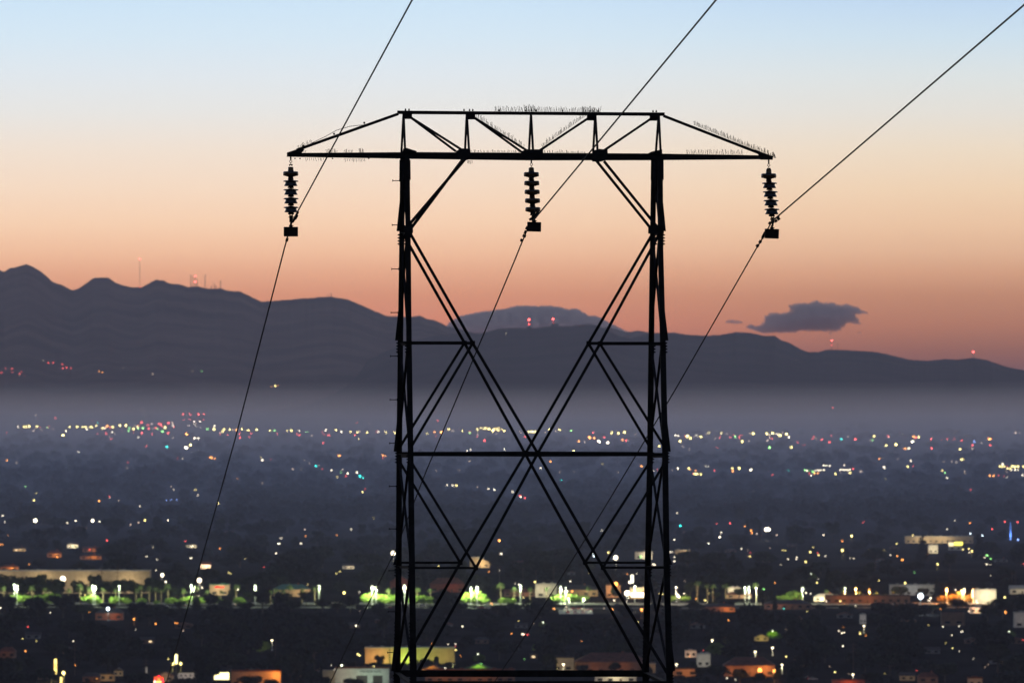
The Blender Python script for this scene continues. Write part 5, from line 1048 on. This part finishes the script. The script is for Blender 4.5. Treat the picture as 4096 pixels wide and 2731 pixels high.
cloud(s6([(470,352),(515,330),(560,345),(596,325),(605,280),(660,252),(740,260),(790,240),(755,205),(830,190),(920,185),(950,170),(1010,190),(1060,185),(1120,205),(1160,195),(1220,215),(1305,260),(1212,266),(1240,310),(1250,330),(1200,322),(1160,325),(1130,345),(1130,375),(980,378),(870,375),(800,388),(700,388),(590,395),(540,375)]), 40000, 4,
      'dark ragged cloud above the right end of the mountains', 16, 9)
cloud(s6([(338,322),(345,305),(380,300),(440,308),(477,322),(420,328),(370,326)]), 40000, 3, 'tiny flat cloud left of the dark ragged cloud', 10, 3)
cloud(s6([(1224,396),(1228,386),(1262,386),(1258,398)]), 40000, 3, 'tiny cloud wisp below the right tip of the ragged cloud', 6, 2)
cloud(s6([(1030,388),(1050,380),(1070,400),(1040,404)]), 40000, 3, 'tiny cloud wisp under the middle of the ragged cloud', 6, 2)

# ------------------------------------------------------------------ air
K = HAZE_K
GLOW0, GLOW1 = .033, GLOW
def boxobj(name, x0, x1, y0, y1, z0, z1, m):
    mb = MB(); mb.box(x0, x1, y0, y1, z0, z1); return tag(mb.build(name, m), kind='stuff')
M['haze'] = vmat('haze_air', HAZE_C, K, ANISO)
h = boxobj('haze', -4600, 4600, -400, 34400, -153, 330, M['haze']); tag(h, 'thin blue dusk haze filling the whole valley', 'haze')
for nm, y0, y1, zt, kf, lb, mc in (('valley_mist', 14000, 29000, -58, .4, 'topmost faint layer of mist over the far valley', (.98,.86,.86)), ('valley_mist', 15200, 28700, -72, .55, 'second thin layer of mist over the far valley', (.95,.86,.88)),
        ('valley_mist', 16400, 28400, -86, .6, 'third layer of mist over the far valley', (.95,.86,.9)), ('valley_mist', 9300, 28100, -108, 1.0, 'low bluish mist lying on the far valley floor', (.58,.70,1)), ('valley_mist', 7700, 27800, -122, 1.0, 'lowest bluish mist reaching nearest the palm street', (.52,.66,1))):
    m_ = vmat('mist', mc, MIST_K*kf, ANISO); e_ = (-52-zt)*.5
    h = boxobj(nm, -3950+e_*4, 3950-e_*4, y0, y1, -151.9+e_*.02, zt, m_); tag(h, lb, 'mist')
# thin smoke plume over the far valley
d = 23800; mb = MB(); pts = [(596,1712,4),(590,1690,6),(582,1668,9),(574,1648,12),(566,1630,15)]
rr = []; V = []; Fc = []
for k_, (x, y, r) in enumerate(pts):
    c_ = P(x, y, d)
    for q in range(10): a = q*.6283; V.append(c_+Vector((math.cos(a), math.sin(a), 0))*(r/F*d))
for k_ in range(len(pts)-1):
    for q in range(10): q2 = (q+1)%10; Fc.append((k_*10+q, (k_+1)*10+q, (k_+1)*10+q2, k_*10+q2)[::-1])
Fc.append(tuple(range(10))[::-1]); Fc.append(tuple(40+q for q in range(10)))
tag(meshobj('smoke_plume', V, Fc, vmat('tan_smoke', (1,.85,.7), .018, ANISO), smooth=True), 'thin tan smoke plume rising over the far row of lights', 'smoke', kind='stuff')

# ------------------------------------------------------------------ world
w = bpy.data.worlds.new('World'); sc.world = w; w.use_nodes = True; nt = w.node_tree; nt.nodes.clear()
nn = nt.nodes.new; lk = nt.links.new
out = nn('ShaderNodeOutputWorld'); bg = nn('ShaderNodeBackground'); lk(bg.outputs[0], out.inputs['Surface'])
tc = nn('ShaderNodeTexCoord'); sep = nn('ShaderNodeSeparateXYZ'); lk(tc.outputs['Generated'], sep.inputs[0])
def s2l(c): return tuple(((v/255+.055)/1.055)**2.4 if v/255 > .04045 else v/255/12.92 for v in c)
def mrange(src, a, b, smooth=False):
    m = nn('ShaderNodeMapRange'); m.inputs['From Min'].default_value = a; m.inputs['From Max'].default_value = b
    if smooth: m.interpolation_type = 'SMOOTHSTEP'
    lk(src, m.inputs['Value']); return m.outputs['Result']
E0, E1 = -.004, .034
def ramp(stops):
    r = nn('ShaderNodeValToRGB'); r.color_ramp.interpolation = 'LINEAR'
    st = []
    for py, c in stops:
        e = (HY-py)/F; ln = min(34400, 330/e if e > 0 else 34400)
        T = math.exp(-K*ln); lin = s2l(c)
        st.append(((e-E0)/(E1-E0), tuple(max(0, (v-j*(1-T))/T) for v, j in zip(lin, JH))))
    st.sort(); el = r.color_ramp.elements
    for i, (p, c) in enumerate(st):
        e_ = el[i] if i < 2 else el.new(p)
        e_.position = p; e_.color = (*c, 1)
    lk(mrange(sep.outputs['Z'], E0, E1), r.inputs['Fac']); return r.outputs['Color']
left = ramp(SKY_L); right = ramp(SKY_R)
mx = nn('ShaderNodeMix'); mx.data_type = 'RGBA'; lk(mrange(sep.outputs['X'], -.012, .045, True), mx.inputs['Factor']); lk(left, mx.inputs[6]); lk(right, mx.inputs[7])
sky = nn('ShaderNodeTexSky'); sky.sky_type = 'NISHITA'; sky.sun_disc = False; sky.sun_elevation = math.radians(1.0); sky.sun_rotation = math.radians(SUN_ROT); sky.air_density = 1.2; sky.dust_density = 1.5
sm = nn('ShaderNodeMix'); sm.data_type = 'RGBA'; sm.blend_type = 'MULTIPLY'; sm.inputs['Factor'].default_value = 1; lk(sky.outputs[0], sm.inputs[6]); sm.inputs[7].default_value = (*SKY_UP, 1)
mu = nn('ShaderNodeMix'); mu.data_type = 'RGBA'; lk(mrange(sep.outputs['Z'], GLOW0, GLOW1, True), mu.inputs['Factor']); lk(mx.outputs[2], mu.inputs[6]); lk(sm.outputs[2], mu.inputs[7])
# the band of glow only lies on the side where the sun went down
az = mrange(sep.outputs['Y'], -.2, .95, True)
md = nn('ShaderNodeMix'); md.data_type = 'RGBA'; lk(az, md.inputs['Factor']); lk(sm.outputs[2], md.inputs[6]); lk(mu.outputs[2], md.inputs[7])
lk(md.outputs[2], bg.inputs['Color']); bg.inputs['Strength'].default_value = 1
# last light: very weak, warm, almost level
sd = bpy.data.lights.new('sun', 'SUN'); so = bpy.data.objects.new('sun', sd); COL.objects.link(so)
sd.energy = .05; sd.angle = math.radians(12); sd.color = (1, .6, .4)
so.rotation_euler = (math.radians(90-4), 0, math.radians(180-12))

# ------------------------------------------------------------------ render settings
sc.render.engine = 'CYCLES'
c = sc.cycles; c.max_bounces = 5; c.diffuse_bounces = 2; c.glossy_bounces = 2; c.volume_bounces = 1; c.transparent_max_bounces = 8
c.sample_clamp_indirect = 2; c.sample_clamp_direct = 0; c.use_denoising = True
c.use_light_tree = True; c.volume_step_rate = 5
sc.view_settings.view_transform = 'Standard'; sc.view_settings.look = 'None'; sc.view_settings.exposure = 0; sc.view_settings.gamma = 1
